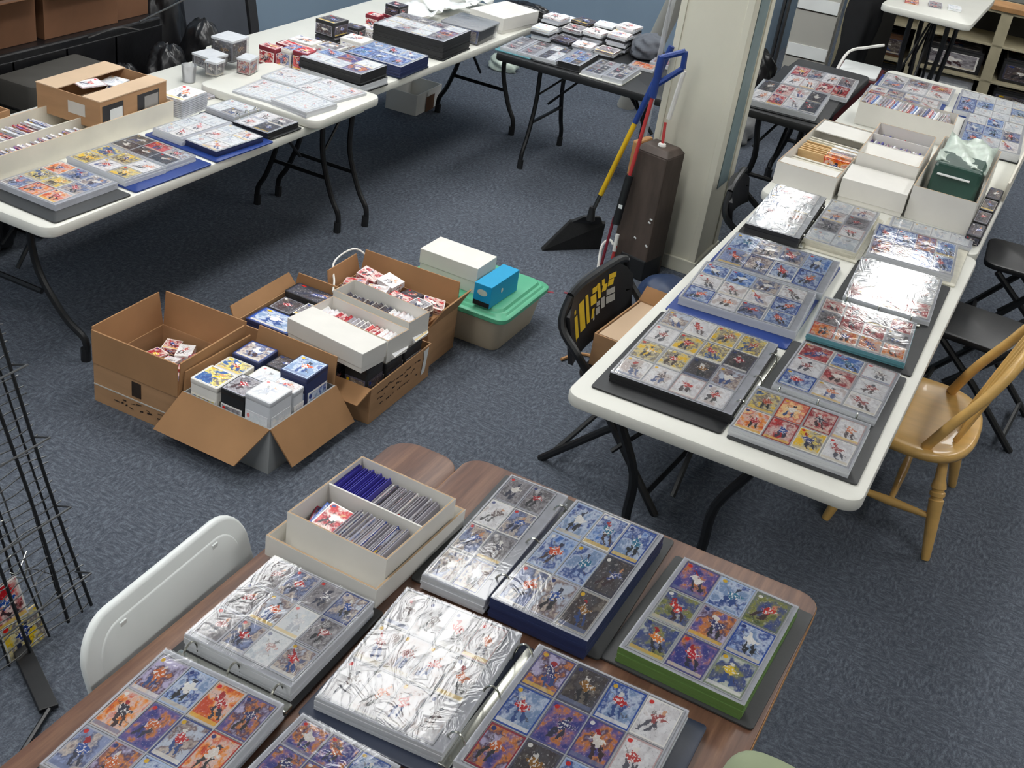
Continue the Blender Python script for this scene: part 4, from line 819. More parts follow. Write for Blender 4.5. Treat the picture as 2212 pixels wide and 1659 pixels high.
lid_box('long closed white card box lying across the cartons', -1.955, -1.650, 2.822, 2.938, 0.192, 0.262, 'white_card', math.radians(-7), 0.75)
a_ = open_box('open white card box of red packs in the long carton', -1.962, -1.652, 2.962, 3.072, 0.165, 0.245, 'white_card', math.radians(-5))
b_ = open_box('open white card box of dark packs in the long carton', -1.965, -1.655, 3.092, 3.205, 0.165, 0.255, 'white_card', math.radians(-5))
card_row(-1.945, -1.668, 2.975, 3.058, 0.171, 0.062, 16, ['art_white', 'art_red', 'art_grey', 'art_red', 'art_white'], 'card pack standing in the white box of red packs', 'packs in the white box of red packs', lean=-0.9, th=0.012, seed=12, name='card_pack')
card_row(-1.945, -1.668, 3.106, 3.19, 0.171, 0.064, 16, ['art_dark', 'art_dark', 'art_dark', 'art_white', 'art_white'], 'card pack standing in the white box of dark packs', 'packs in the white box of dark packs', lean=-0.9, th=0.012, seed=13, name='card_pack')
for k, (x, y, w, d, z1, lab) in enumerate([(-1.70, 2.89, .085, .095, .185, 'dark case under the end of the long white box'), (-1.70, 3.0, .09, .10, .158, 'black glossy case in the front of the long carton'), (-1.70, 3.12, .09, .11, .158, 'black case behind the glossy one in the long carton'), (-1.87, 2.89, .16, .09, .185, 'grey case deep in the long carton'), (-1.87, 3.06, .2, .2, .158, 'wide dark case at the bottom of the long carton')]):
    tin(lab, x, y, w, d, 0.006, z1, 'art_dark', 'page_dark', 0, 'cases in the long carton')
c5 = carton('open brown carton with upright flaps at the back of the floor boxes', -2.075, -1.675, 3.24, 3.445, 0.165, [('N', 0.085, 8, 0.004, 0.01), ('W', 0.07, 12, 0.004, 0.012), ('E', 0.09, 28, 0.002, 0.004)], math.radians(1))
jumble(14, -2.05, -1.70, 3.26, 3.43, 0.155, ['art_grey', 'art_dark', 'art_red', 'art_white'], 'card pack heaped in the rear carton', 'card packs in the rear carton', 31, (0.075, 0.06, 0.022), 2)
tag(MB().box(-0.17, 0.17, -0.08, 0.08, 0.006, 0.15).build('packing_block', 'cardboard_inside', None, 0.003, False, (-1.875, 3.343, 0)), 'plain brown inner carton at the bottom of the rear carton', 'box')
# white cord behind the cartons
tag(MB().tube(spline([(-2.02, 3.455, 0.20), (-2.10, 3.44, 0.245), (-2.115, 3.33, 0.23), (-2.06, 3.25, 0.20), (-2.03, 3.20, 0.19)], 6), 0.0035, 6).build('cord', 'white_paint', None, 0, True), 'thin white cord looping over the rear carton', 'cord')
# --- cream bin with green lid, white box and cyan box on top
bn = thing('storage_bin', 'cream plastic storage bin with a mint green lid', 'storage bin', (-1.732, 3.668, 0))
rr = []
def rrect(a, b, r, z, n=5):
    pts = []
    for cx, cy, a0 in ((a - r, b - r, 0), (-a + r, b - r, PI / 2), (-a + r, -b + r, PI), (a - r, -b + r, 1.5 * PI)):
        for k in range(n + 1): t = a0 + PI / 2 * k / n; pts.append(Vector((cx + r * math.cos(t), cy + r * math.sin(t), z)))
    return pts
MB().rings([rrect(.185, .15, .03, 0), rrect(.19, .155, .035, .006), rrect(.205, .172, .035, .105), rrect(.208, .175, .035, .11), rrect(.212, .18, .035, .146)]).build('body', 'bin_cream', bn, 0, True)
MB().rings([rrect(.222, .19, .04, 0.130), rrect(.226, .194, .04, 0.134), rrect(.226, .194, .04, 0.148), rrect(.222, .19, .04, 0.152), rrect(.212, .18, .035, 0.153), rrect(.206, .174, .033, 0.160), rrect(.196, .164, .03, 0.161), rrect(.190, .158, .03, 0.170), rrect(.184, .152, .03, 0.171)]).build('lid', 'bin_lid', bn, 0, True)
MB().box(-0.14, 0.14, -0.1, -0.096, .170, .173).build('lid_rib', 'bin_lid', bn)
lid_box('white lidded card box on the mint green bin lid', -1.905, -1.668, 3.555, 3.695, 0.1715, 0.272, 'white_card', math.radians(-1), 0.55)
cy = thing('small_box', 'small cyan cardboard box on the mint green bin lid', 'box', (-1.608, 3.590, 0.1715), math.radians(-2))
MB().box(-0.034, 0.034, -0.10, 0.10, 0.0, 0.082).build('body', 'cyan_box', cy, 0.0015)
MB().box(-0.0325, 0.0325, -0.1012, -0.0995, 0.001, 0.018).build('black_base', 'black_plastic', cy)
m = MB(); m.add([(0.02 * math.cos(a), -0.1008, 0.052 + 0.012 * math.sin(a)) for a in [2 * PI * k / 16 for k in range(16)]], [list(range(16))]); m.build('oval_logo', 'bag_pale', cy)
m = MB(); m.add([(0.0348, -0.02 + 0.007 * math.cos(a), 0.045 + 0.009 * math.sin(a)) for a in [2 * PI * k / 12 for k in range(12)]], [list(range(12))]); m.build('round_mark', 'paper', cy)
# small litter on the carpet
tag(MB().cbox((-1.60, 4.09, 0.001), (0.03, 0.012, 0.002), 0.4).build('paper_scrap', 'dark_red'), 'dark red paper scrap on the carpet by the bin', 'scrap', 'red paper scraps on the carpet')
tag(MB().cbox((-1.54, 4.13, 0.001), (0.03, 0.012, 0.002), 0.2).build('paper_scrap', 'dark_red'), 'dark red paper scrap nearer the folding chair', 'scrap', 'red paper scraps on the carpet')
tag(MB().tube(spline([(-1.33, 3.62, 0.008), (-1.30, 3.70, 0.006), (-1.24, 3.72, 0.007), (-1.2, 3.70, 0.006)], 4), 0.006, 6).build('cord', 'tan', None, 0, True), 'short tan cord on the carpet behind the folding chair', 'cord')
# carton standing on the folding chair seat, and the navy bag behind it
cc = carton('cardboard carton standing on the seat of the folding chair', -1.03, -0.80, 3.06, 3.36, 0.105, [('N', 0.05, 25, 0.0, 0.01), ('E', 0.10, 85, 0.0, 0.0)], math.radians(-4), z0=0.349, name='cardboard_carton')
MB().box(-0.105, 0.112, -0.14, 0.145, 0.0, 0.004).build('flap', 'cardboard_light', cc, 0, False, (0, 0, 0.449))
# --- left table: cardboard tray, carton, stacks
lt = open_box('long shallow cardboard tray of cards on the far left table', -3.02, -2.79, 2.42, 3.29, T + 0.001, T + 0.075, 'cream_card', 0, dividers=[('y', -2.875)], name='cardboard_tray', rim='cardboard_light')
card_row(-2.995, -2.885, 2.45, 2.87, T + 0.008, 0.055, 26, ['art_mix', 'art_white', 'art_purple', 'art_red', 'art_grey', 'art_pale'], 'card standing in the back row of the long tray', 'cards in the back row of the tray', along='y', lean=-0.5, th=0.006, seed=41, name='card')
card_row(-2.868, -2.80, 2.45, 2.92, T + 0.008, 0.05, 28, ['art_purple', 'art_pale', 'art_mix', 'art_white', 'art_grey', 'art_pale'], 'card standing in the front row of the long tray', 'cards in the front row of the tray', along='y', lean=-0.5, th=0.006, seed=42, name='card')
l7 = thing('window_carton', 'brown carton with cut-out windows sitting in the long tray', 'box', (-2.93, 3.10, T + 0.05), math.radians(2))
MB().openbox(-0.132, 0.132, -0.165, 0.165, 0, 0.095, 0.004).build('body', 'cardboard', l7)
for sx, x0, x1 in ((-1, -0.134, -0.045), (1, 0.06, 0.134)): MB().box(x0, x1, -0.166, 0.166, 0.0945, 0.098).build('top_flap', 'cardboard_light', l7)
for (y0, y1) in ((-0.155, -0.055), (0.015, 0.125)): MB().box(0.1318, 0.1328, y0, y1, 0.015, 0.078).build('dark_window_plate', 'page_dark', l7)  # dark plates paint the shade behind the carton windows
MB().box(0.1325, 0.1335, -0.12, -0.06, 0.018, 0.06).build('white_packing', 'paper', l7); MB().box(0.1325, 0.1335, 0.05, 0.12, 0.018, 0.066).build('white_packing', 'plastic_clear_grey', l7)
MB().box(0.0, 0.07, -0.1665, -0.1655, 0.03, 0.07).build('label_patch', 'tape', l7)
for k, (x, y, z, a, art, lab) in enumerate([(-2.965, 3.19, .675, .2, 'art_pale', 'pale card lying at the back of the window carton'), (-2.905, 3.13, .668, .5, 'art_dark', 'dark card lying in the middle of the window carton'), (-2.945, 3.055, .702, -.3, 'art_white', 'white card on the front flap of the window carton'), (-2.865, 3.06, .685, .1, 'art_white', 'white card at the open corner of the window carton')]):
    pbox('loose_card', lab, 'card', (x, y, z), (0.07, 0.09, 0.004), art, a, 'cards on the window carton')
m = MB()
for k in range(9): m.box(-0.05 + rnd.uniform(-.002, .002), 0.05, -0.075, 0.075 + rnd.uniform(-.002, .002), T + 0.001 + k * 0.0068, T + 0.0065 + k * 0.0068)
st = tag(m.build('card_stack', 'page_grey', None, 0, False, (-2.84, 3.40, 0), math.radians(4)), 'grey stack of cards beside the cardboard tray', 'card stack')
inst('top_card', unit_box(), 'art_white', st, (0, 0, T + 0.062), 0, (0.095, 0.14, 0.003))
pbox('loose_card', 'pink card lying between the carton and the clear cases', 'card', (-2.99, 3.40, T + 0.001), (0.09, 0.13, 0.012), 'art_red', 0.15)
pbox('loose_card', 'grey card lying in front of the clear cases', 'card', (-2.90, 3.55, T + 0.001), (0.10, 0.08, 0.010), 'art_grey', -0.1)
def clear_case(label, x, y, z, w, d, h, art, rz=0):
    t = thing('clear_case', label, 'case', (x, y, z), rz, 'clear cases on the far left table')
    MB().box(-w / 2, w / 2, -d / 2, d / 2, 0, h).build('shell', 'case_plastic', t, 0.002)
    MB().box(-w / 2 - .001, w / 2 + .001, -d / 2 - .001, d / 2 + .001, h - 0.008, h + 0.001).build('lid_rim', 'page_white', t, 0.001)
    inst('contents', unit_box(), art, t, (0, 0, 0.002), 0, (w * 0.88, d * 0.88, h * 0.84))
clear_case('large clear case of dark cards standing upright by the dark board', -3.05, 3.93, T + 0.036, 0.10, 0.11, 0.085, 'art_dark', 0.05)
clear_case('low clear case below the large one on the far left table', -3.04, 3.795, T + 0.036, 0.09, 0.10, 0.045, 'art_grey', -0.1)
clear_case('small clear cube before the pink block on the far left table', -2.955, 3.72, T + 0.036, 0.05, 0.06, 0.055, 'art_grey', 0.1)
clear_case('pinkish block of cards on the white panel', -2.895, 3.84, T + 0.036, 0.055, 0.075, 0.06, 'art_red', 0.2)
tag(MB().lathe([(0.0, 0), (0.022, 0), (0.024, 0.002), (0.028, 0.065), (0.026, 0.065), (0.022, 0.004), (0.0, 0.004)], 18).build('plastic_cup', 'loose_plastic', None, 0, True, (-3.03, 3.66, T + 0.001)), 'clear plastic cup on the far left table', 'cup')
# --- blue wall table: small boxes and stacks
BW = [(-2.965, 4.085, .085, .06, .075, 'art_red', 'red boxed set nearest the dark board on the wall table'), (-2.90, 4.13, .05, .08, .075, 'art_mix', 'dark green and white boxed set on the wall table'), (-2.835, 4.13, .07, .075, .08, 'art_red', 'red and white boxed set in the front of the wall table'),
      (-2.95, 4.24, .17, .07, .05, 'art_red', 'long maroon box behind the red boxed sets'), (-2.98, 4.34, .12, .09, .05, 'art_white', 'white printed box leaning near the blue wall'), (-2.87, 4.38, .10, .09, .045, 'art_grey', 'grey topped box in front of the black box'),
      (-2.84, 4.52, .11, .10, .06, 'art_white', 'white box with dark side next to the navy binder'), (-2.96, 4.52, .11, .12, .045, 'art_dark', 'flat dark box under the black box by the wall'),
      (-2.97, 4.52, .10, .11, .11, 'art_dark', 'black box with white top against the blue wall'), (-2.97, 4.70, .08, .07, .05, 'art_dark', 'small black box with white top, left of the violet binder'), (-2.93, 4.78, .09, .07, .04, 'art_white', 'flat white pack beside the violet binder'),
      (-2.98, 4.88, .07, .06, .07, 'art_red', 'small red box behind the violet binder'), (-2.94, 5.0, .10, .09, .06, 'art_red', 'maroon box in the stack behind the violet binder'), (-2.94, 5.0, .08, .08, .10, 'art_dark', 'navy box with white top on the stack behind the violet binder')]
for (x, y, w, d, h, art, lab) in BW:
    z0 = T + 0.001
    if 'black box with white top against' in lab: z0 = T + 0.047; h -= 0.046
    if 'navy box' in lab: z0 = T + 0.062; h = 0.045
    tin(lab, x, y, w, d, z0, z0 + h, art, 'page_dark' if art == 'art_dark' else ('dark_red' if art == 'art_red' else 'white_card'), rnd.uniform(-.1, .1), 'boxed sets on the blue wall table', 'boxed_set')
for k in range(5):
    pbox('loose_card', ['orange', 'red', 'yellow', 'brown', 'pale'][k] + ' card lying behind the violet binder', 'card', (-2.84 + k * 0.055, 5.04 + (k % 2) * 0.04, T + 0.001), (0.05, 0.07, 0.012 + 0.004 * k), ['art_orange', 'art_red', 'art_yellow', 'art_orange', 'art_grey'][k], 0.3 * k)
# clear tub of cards and the white sheets behind
tb = thing('clear_tub', 'clear plastic tub of cards at the end of the blue wall table', 'tub', (-2.64, 5.17, T + 0.001), 0.05)
MB().openbox(-0.10, 0.10, -0.11, 0.11, 0, 0.07, 0.003, 0.006).build('tub', 'case_plastic', tb)
MB().plate(-0.104, 0.104, -0.114, 0.114, 0.066, 0.072, 0.02, 0.001).build('lid', 'loose_plastic', tb, 0, True)
inst('contents', unit_box(), 'art_mix', tb, (0, 0, 0.004), 0, (0.17, 0.19, 0.055))
def blob(name, label, cat, c, size, mat, seed, n=20, rough=0.18, flat=0.0, group=None, kind=None):
    """crumpled bag, cloth or coat: a sphere-like skin with folds"""
    r_ = random.Random(seed); m = MB(); rr = []
    ph = [(r_.uniform(0, 6.28), r_.randint(2, 7), r_.randint(1, 5), r_.uniform(0.3, 1)) for _ in range(7)]
    for j in range(n + 1):
        th = PI * (0.03 + 0.94 * j / n); ring = []
        for k in range(2 * n):
            a = 2 * PI * k / (2 * n); d = sum(w * math.sin(p + q * a + s_ * th * 2) for p, q, s_, w in ph) / 3 + r_.uniform(-.35, .35)
            f = 1 + rough * d; z = -math.cos(th)
            ring.append(Vector((size[0] * math.sin(th) ** 0.75 * math.cos(a) * f, size[1] * math.sin(th) ** 0.75 * math.sin(a) * f, max(-1 + flat, z) * size[2] * (1 + rough * 0.3 * d))))
        rr.append(ring)
    zmin = min(p.z for r in rr for p in r)
    for r in rr:
        for p in r: p.z -= zmin
    return tag(m.rings(rr).build(name, mat, None, 0, 'all', c), label, cat, group, kind)
lid_box('long white card box lying across the far end of the blue wall table', -2.735, -2.535, 5.36, 5.66, T + 0.001, T + 0.075, 'white_card', math.radians(-8), 0.8)
for k, (x, y, w, d, a, lab) in enumerate([(-2.95, 5.21, .20, .24, .1, 'crumpled white paper sheet at the back left of the wall table'), (-2.94, 5.47, .24, .22, -.1, 'white paper sheet farther along the wall table'), (-2.88, 5.69, .16, .14, .2, 'white paper at the far end of the wall table')]):
    nn = 9; vs = []; fs = []; r_ = random.Random(60 + k)
    for j in range(nn + 1):
        for i in range(nn + 1): vs.append(((i / nn - .5) * w, (j / nn - .5) * d, r_.uniform(0.004, 0.03) + 0.02 * math.sin(i * 0.8 + k)))
    for j in range(nn):
        for i in range(nn): q = j * (nn + 1) + i; fs.append((q, q + 1, q + nn + 2, q + nn + 1))
    o = MB().add(vs, fs).build('paper_sheet', 'paper', None, 0, 'all', (x, y, T + 0.022), a); o.modifiers.new('thick', 'SOLIDIFY').thickness = 0.001
    tag(o, lab, 'paper', 'white sheets on the wall table')
blob('black_bag', 'black open bag behind the white card box on the wall table', 'bag', (-2.62, 5.74, T), (0.13, 0.06, 0.05), 'bag_black', 71, flat=0.5)
# carton below the wall table
cu = carton('small white carton with a cut side under the blue wall table', -3.22, -3.04, 5.44, 5.72, 0.11, [], math.radians(3), mat='white_card', inner='white_card')
MB().box(0.0955, 0.0965, -0.04, 0.05, 0.0, 0.08).build('dark_cut_patch', 'brown_dark', cu)  # flat dark patch painted for the inside of the cut
blob('plastic_bag', 'white plastic bag on the floor behind the back black table', 'bag', (-3.11, 6.58, 0), (0.09, 0.07, 0.06), 'bag_pale', 72, flat=0.5)

# --- back black table: rows of flat cases
CS = [(-2.38, 5.44, 6, 'art_pale'), (-2.39, 5.57, 9, 'art_white'), (-2.28, 5.46, 3, 'art_dark'), (-2.28, 5.58, 6, 'art_grey'), (-2.17, 5.46, 3, 'art_white'), (-2.17, 5.585, 7, 'art_white'), (-2.06, 5.47, 3, 'art_grey'), (-2.06, 5.60, 8, 'art_white'), (-2.06, 5.70, 10, 'art_white'), (-2.18, 5.70, 8, 'art_pale'), (-2.29, 5.70, 7, 'art_dark'), (-2.39, 5.70, 6, 'art_pale')]
ORD = ['lowest', 'second', 'third', 'fourth', 'fifth', 'sixth', 'seventh', 'eighth', 'ninth', 'topmost']
STK = ['front row, leftmost', 'middle row, leftmost', 'front row, second', 'middle row, second', 'front row, third', 'middle row, third', 'front row, rightmost', 'middle row, rightmost', 'back row, rightmost', 'back row, third', 'back row, second', 'back row, leftmost']
for i, (x, y, n, art) in enumerate(CS):
    for k in range(n):
        mt = ['page_dark', 'page_white', 'page_grey'][(k + i) % 3] if k < n - 1 else art
        pbox('card_case', '%s flat case from below in the %s stack on the back black table' % (ORD[k] if k < n - 1 else 'topmost', STK[i]), 'case', (x + rnd.uniform(-.004, .004), y + rnd.uniform(-.004, .004), T + 0.001 + k * 0.0105), (0.095, 0.105, 0.0098), mt, rnd.uniform(-.12, .12), 'stacked cases on the back black table')
blob('dark_bag', 'dark grey bag at the back right of the black table', 'bag', (-1.93, 5.66, T), (0.07, 0.13, 0.06), 'blanket_grey', 73, flat=0.4)
for k, (x, y, art, lab) in enumerate([(-1.86, 5.44, 'art_orange', 'brownish card page beside the pillar on the black table'), (-1.80, 5.56, 'art_purple', 'purple card page beside the pillar on the black table'), (-1.78, 5.68, 'art_red', 'red and white card page beside the pillar on the black table')]):
    t = thing('card_page', lab, 'page', (x, y, 0)); make_page(t, (x, y, 0.12, 0.10, 5, T + 0.012 + 0.008 * k), (x, y), 0, 2, 2, [art], z0=T + 0.001, seams=False)
# clear plastic sheet hanging by the pillar and a grey rolled board behind it
vs = []; fs = []; n = 10
for j in range(n + 1):
    for i in range(7): vs.append((-1.555 + 0.028 * (i / 6) + 0.006 * math.sin(j * 1.1 + i), 4.70 + 0.012 * math.sin(i * 1.7 + j * .6) - 0.02 * (i / 6), 0.46 + 0.95 * j / n))
for j in range(n):
    for i in range(6): q = j * 7 + i; fs.append((q, q + 1, q + 8, q + 7))
tag(MB().add(vs, fs).build('plastic_strip', 'loose_plastic', None, 0, 'all'), 'clear plastic strip hanging at the left face of the pillar', 'plastic sheet')
tag(MB().tube([(-2.30, 6.55, 0.0), (-1.98, 6.30, 0.95)], 0.05, 14).build('rolled_board', 'wall_grey', None, 0, True), 'grey rolled tube leaning behind the back black table', 'tube')

# --- white boxes on the far white table
w1 = open_box('white box of manila dividers at the left of the box table', -0.935, -0.705, 4.45, 5.14, T + 0.001, T + 0.085, 'white_card', math.radians(0))
MB().box(-0.105, 0.105, 0.17, 0.33, 0, 0.004).build('cover_panel', 'white_card', w1, 0, False, (0, 0, T + 0.08))
card_row(-0.925, -0.715, 4.74, 4.94, T + 0.006, 0.07, 9, ['manila', 'manila', 'cream_card'], 'manila or cream divider card in the left white box of the box table', 'manila dividers in the white box', along='y', lean=-0.5, th=0.004, seed=51, name='divider_card')
card_row(-0.815, -0.715, 4.70, 4.90, T + 0.006, 0.078, 5, ['art_orange', 'art_grey', 'art_pale'], 'card pack standing among the manila dividers', 'packs among the manila dividers', along='y', lean=-0.4, th=0.01, seed=52, name='card_pack')
card_row(-0.925, -0.715, 4.53, 4.68, T + 0.006, 0.066, 8, ['art_pale', 'art_grey', 'cream_card'], 'pale card standing in front of the manila dividers', 'pale cards before the manila dividers', along='y', lean=-0.6, th=0.006, seed=53, name='card')
MB().box(-0.108, 0.108, -0.338, -0.27, 0, 0.003).build('front_flap', 'white_card', w1, 0, False, (0, 0, T + 0.0825))
lid_box('closed white card box front and centre on the box table', -0.695, -0.455, 4.47, 4.66, T + 0.001, T + 0.09, 'white_card', math.radians(3), 0.8)
w2 = open_box('white two-row box of purple cards in the middle of the box table', -0.700, -0.470, 4.675, 5.13, T + 0.001, T + 0.135, 'white_card', math.radians(2), dividers=[('x', 4.97), ('x', 4.84)])
MB().hexa([(-0.112, -0.226, T + 0.085), (0.112, -0.226, T + 0.085), (0.112, -0.066, T + 0.128), (-0.112, -0.066, T + 0.128), (-0.112, -0.226, T + 0.088), (0.112, -0.226, T + 0.088), (0.112, -0.066, T + 0.131), (-0.112, -0.066, T + 0.131)]).build('front_flap', 'white_card', w2)
card_row(-0.685, -0.485, 4.985, 5.115, T + 0.006, 0.09, 16, ['art_purple', 'sleeve_blue', 'art_purple', 'sleeve_blue', 'art_dark', 'art_purple'], 'card standing in the back compartment of the purple card box', 'purple cards in the back compartment', lean=-0.3, th=0.006, seed=54, name='card')
card_row(-0.685, -0.485, 4.852, 4.958, T + 0.006, 0.105, 16, ['art_purple', 'art_pale', 'art_purple', 'sleeve_blue', 'art_grey', 'art_purple'], 'card standing in the front compartment of the purple card box', 'purple cards in the front compartment', lean=-0.3, th=0.006, seed=55, name='card')
wl = open_box('long white box of cards lying across the box table', -0.875, -0.465, 5.50, 5.685, T + 0.001, T + 0.10, 'white_card', math.radians(4))
card_row(-0.855, -0.485, 5.52, 5.665, T + 0.006, 0.10, 26, ['art_grey', 'art_mix', 'art_red', 'art_blue', 'art_pale', 'art_grey'], 'card standing in the long white box', 'cards in the long white box', lean=-0.45, th=0.008, seed=56, name='card')
w3 = open_box('white box holding the dark green bag on the box table', -0.450, -0.222, 4.50, 5.22, T + 0.001, T + 0.125, 'white_card', math.radians(1))
gb = thing('green_bag', 'dark green plastic bag full of pale packages in the white box', 'bag', (-0.330, 4.87, T + 0.006), math.radians(1))
nn = 8; vs = []; fs = []; r_ = random.Random(81)
MB().hexa([(-0.09, -0.19, 0), (0.088, -0.19, 0), (0.092, 0.05, 0), (-0.092, 0.05, 0), (-0.088, -0.14, 0.155), (0.086, -0.14, 0.155), (0.088, 0.06, 0.15), (-0.088, 0.06, 0.15)]).build('bag_front', 'bag_green', gb, 0.012)
MB().box(-0.07, 0.05, -0.166, -0.150, 0.118, 0.122).build('pale_print', 'paper', gb)
for j in range(nn + 1):
    for i in range(nn + 1): vs.append(((i / nn - .5) * 0.19, -0.10 + 0.39 * j / nn, 0.150 + 0.012 * math.sin(i * 1.3 + j) + r_.uniform(-.006, .006)))
for j in range(nn):
    for i in range(nn): q = j * (nn + 1) + i; fs.append((q, q + 1, q + nn + 2, q + nn + 1))
o = MB().add(vs, fs).build('crumpled_top', 'bag_pale', gb, 0, 'all'); o.modifiers.new('thick', 'SOLIDIFY').thickness = 0.006
for k in range(4):
    tin('%s black case on the right edge of the box table' % ['nearest', 'second', 'third', 'farthest'][k], -0.188, 4.49 + k * 0.155, 0.052, 0.14, T + 0.001, T + 0.035, 'art_dark', 'page_dark', 0, 'black cases on the edge of the box table', 'black_case')
tag(MB().box(-0.004, 0.004, -0.28, 0.28, 0, 0.075).build('box_lid', 'cream_card', None, 0.001, False, (-0.153, 5.28, T + 0.001)), 'narrow cream box lid standing on the right edge of the box table', 'lid')

# ================================================================ by the pillar
br = thing('broom', 'angled black broom with yellow and blue handle leaning against the pillar', 'broom', (-1.70, 4.56, 0))
top = Vector((0.215, 0.07, 0.905)); b0 = Vector((0.045, 0.0, 0.185))
def along(t): return b0 + (top - b0) * t
MB().tube([along(0.0), along(0.12)], 0.0085, 10).build('collar', 'dull_steel', br, 0, True)
MB().tube([along(0.10), along(0.56)], 0.0105, 10).build('yellow_handle', 'yellow_plastic', br, 0, True)
MB().tube([along(0.55), along(0.80), along(1.0)], [0.012, 0.0135, 0.0125], 10).build('blue_grip', 'blue_plastic', br, 0, True)
MB().lathe([(0.013, 0.135), (0.02, 0.14), (0.016, 0.165), (0.013, 0.20), (0.011, 0.20)], 10, Matrix.Translation((0.04, 0, 0))).build('socket', 'black_plastic', br, 0, True)
MB().hexa([(-0.03, -0.03, 0.115), (0.085, 0.06, 0.10), (0.075, 0.085, 0.10), (-0.045, -0.01, 0.115), (0.015, -0.012, 0.15), (0.07, 0.035, 0.15), (0.06, 0.05, 0.15), (0.005, 0.005, 0.15)]).build('head_cap', 'black_plastic', br, 0.004)
MB().hexa([(-0.095, -0.145, 0.0), (0.085, 0.055, 0.0), (0.065, 0.095, 0.0), (-0.115, -0.115, 0.0), (-0.035, -0.032, 0.118), (0.09, 0.058, 0.118), (0.078, 0.088, 0.118), (-0.048, -0.008, 0.118)]).build('bristles', 'bristle', br, 0.004)
# snow shovel: blue D-handle, red shaft, black sleeve
sh = thing('snow_tool', 'blue D-handled pole with red shaft and black sleeve leaning on the brown post', 'tool', (-1.47, 4.44, 0))
h0 = Vector((-0.045, -0.03, 0.0)); h1 = Vector((0.005, 0.035, 0.80))
def sa(t): return h0 + (h1 - h0) * t
MB().tube([sa(0.52), sa(0.94)], 0.0075, 10).build('red_shaft', 'red_plastic', sh, 0, True)
MB().tube([sa(0.27), sa(0.53)], 0.0165, 12).build('black_sleeve', 'black_plastic', sh, 0, True)
MB().tube([sa(0.0) + Vector((-.01, 0, 0)), sa(0.30) + Vector((-.014, 0, 0))], 0.006, 8).build('lower_shaft', 'dark_red', sh, 0, True)
MB().tube([sa(0.02) + Vector((.03, 0, 0)), sa(0.16) + Vector((.026, 0, 0))], 0.007, 8).build('red_stub', 'red_plastic', sh, 0, True)
MB().tube([sa(0.13) + Vector((.026, 0, 0)), sa(0.22) + Vector((.02, 0, 0))], 0.0085, 8).build('white_tip', 'white_paint', sh, 0, True)
MB().box(-0.004, 0.012, -0.0175, -0.0165, -0.008, 0.008).build('white_mark', 'paper', sh, 0, False, sa(0.37))
z0 = h1.z
MB().tube(spline([(0.0, 0.034, z0 - 0.06), (0.002, 0.036, z0 + 0.0), (0.004, 0.038, z0 + 0.10)], 4), 0.0155, 10).build('handle_stem', 'blue_plastic', sh, 0, True)
for pth in ([(0.004, 0.038, z0 + 0.095), (0.085, 0.055, z0 + 0.135)], [(0.085, 0.055, z0 + 0.135), (0.088, 0.058, z0 + 0.07)], [(0.088, 0.058, z0 + 0.07), (0.006, 0.038, z0 - 0.01)]):
    MB().tube(pth, 0.0115, 8).build('handle_bar', 'blue_plastic', sh, 0, True)
# tall brown post box with chamfered top
ps = thing('brown_post', 'tall dark brown chamfered post with a red cord knob before the pillar', 'post', (-1.405, 4.53, 0), math.radians(-12))
MB().hexa([(-0.085, -0.07, 0.0), (0.07, -0.07, 0.0), (0.07, 0.07, 0.0), (-0.085, 0.07, 0.0), (-0.08, -0.066, 0.525), (0.068, -0.066, 0.525), (0.068, 0.066, 0.525), (-0.08, 0.066, 0.525)]).build('body', 'post_brown', ps, 0.006)
MB().hexa([(-0.082, -0.068, 0.524), (0.07, -0.068, 0.524), (0.07, 0.068, 0.524), (-0.082, 0.068, 0.524), (-0.062, -0.045, 0.55), (0.052, -0.045, 0.55), (0.052, 0.045, 0.55), (-0.062, 0.045, 0.55)]).build('cap', 'post_brown', ps, 0.004)
MB().box(-0.112, -0.083, -0.05, 0.06, 0.30, 0.545).build('tan_side', 'tan', ps, 0.008)
MB().box(-0.10, -0.083, -0.06, 0.06, 0.0, 0.40).build('side_board', 'post_brown', ps, 0.004)
MB().lathe([(0.0, 0), (0.017, 0), (0.015, 0.008), (0.008, 0.012), (0, 0.012)], 14, Matrix.Translation((0.0, -0.01, 0.55))).build('white_knob', 'white_paint', ps, 0, True)
MB().tube([(0.0, -0.01, 0.56), (-0.012, 0.0, 0.64)], 0.006, 8).build('red_cord', 'red_plastic', ps, 0, True)
MB().tube([(-0.012, 0.02, 0.65), (-0.002, 0.045, 0.84)], 0.010, 8).build('white_rod', 'white_paint', ps, 0, True)
MB().box(-0.06, 0.06, -0.072, 0.06, 0.0, 0.09).build('black_foot', 'black_plastic', ps, 0.006, False, (0.01, -0.004, 0))
for k, (x, z) in enumerate([(0.055, 0.27), (0.05, 0.255), (0.0, 0.17), (0.058, 0.155)]): MB().cbox((x, -0.0715, z), (0.012, 0.002, 0.006), 0, 0, 0.2 * k).build('paint_chip', 'paper', ps)
tag(MB().tube(spline([(-1.53, 4.40, 0.01), (-1.55, 4.45, 0.09), (-1.53, 4.47, 0.12), (-1.505, 4.46, 0.11)], 5), 0.006, 6).build('cord', 'white_paint', None, 0, True), 'white looped cord on the carpet left of the red poles', 'cord')
blob('navy_bag', 'navy blue bag on the floor behind the folding chair', 'bag', (-1.16, 4.22, 0), (0.13, 0.11, 0.10), 'navy_bag', 74, flat=0.4, rough=0.06)

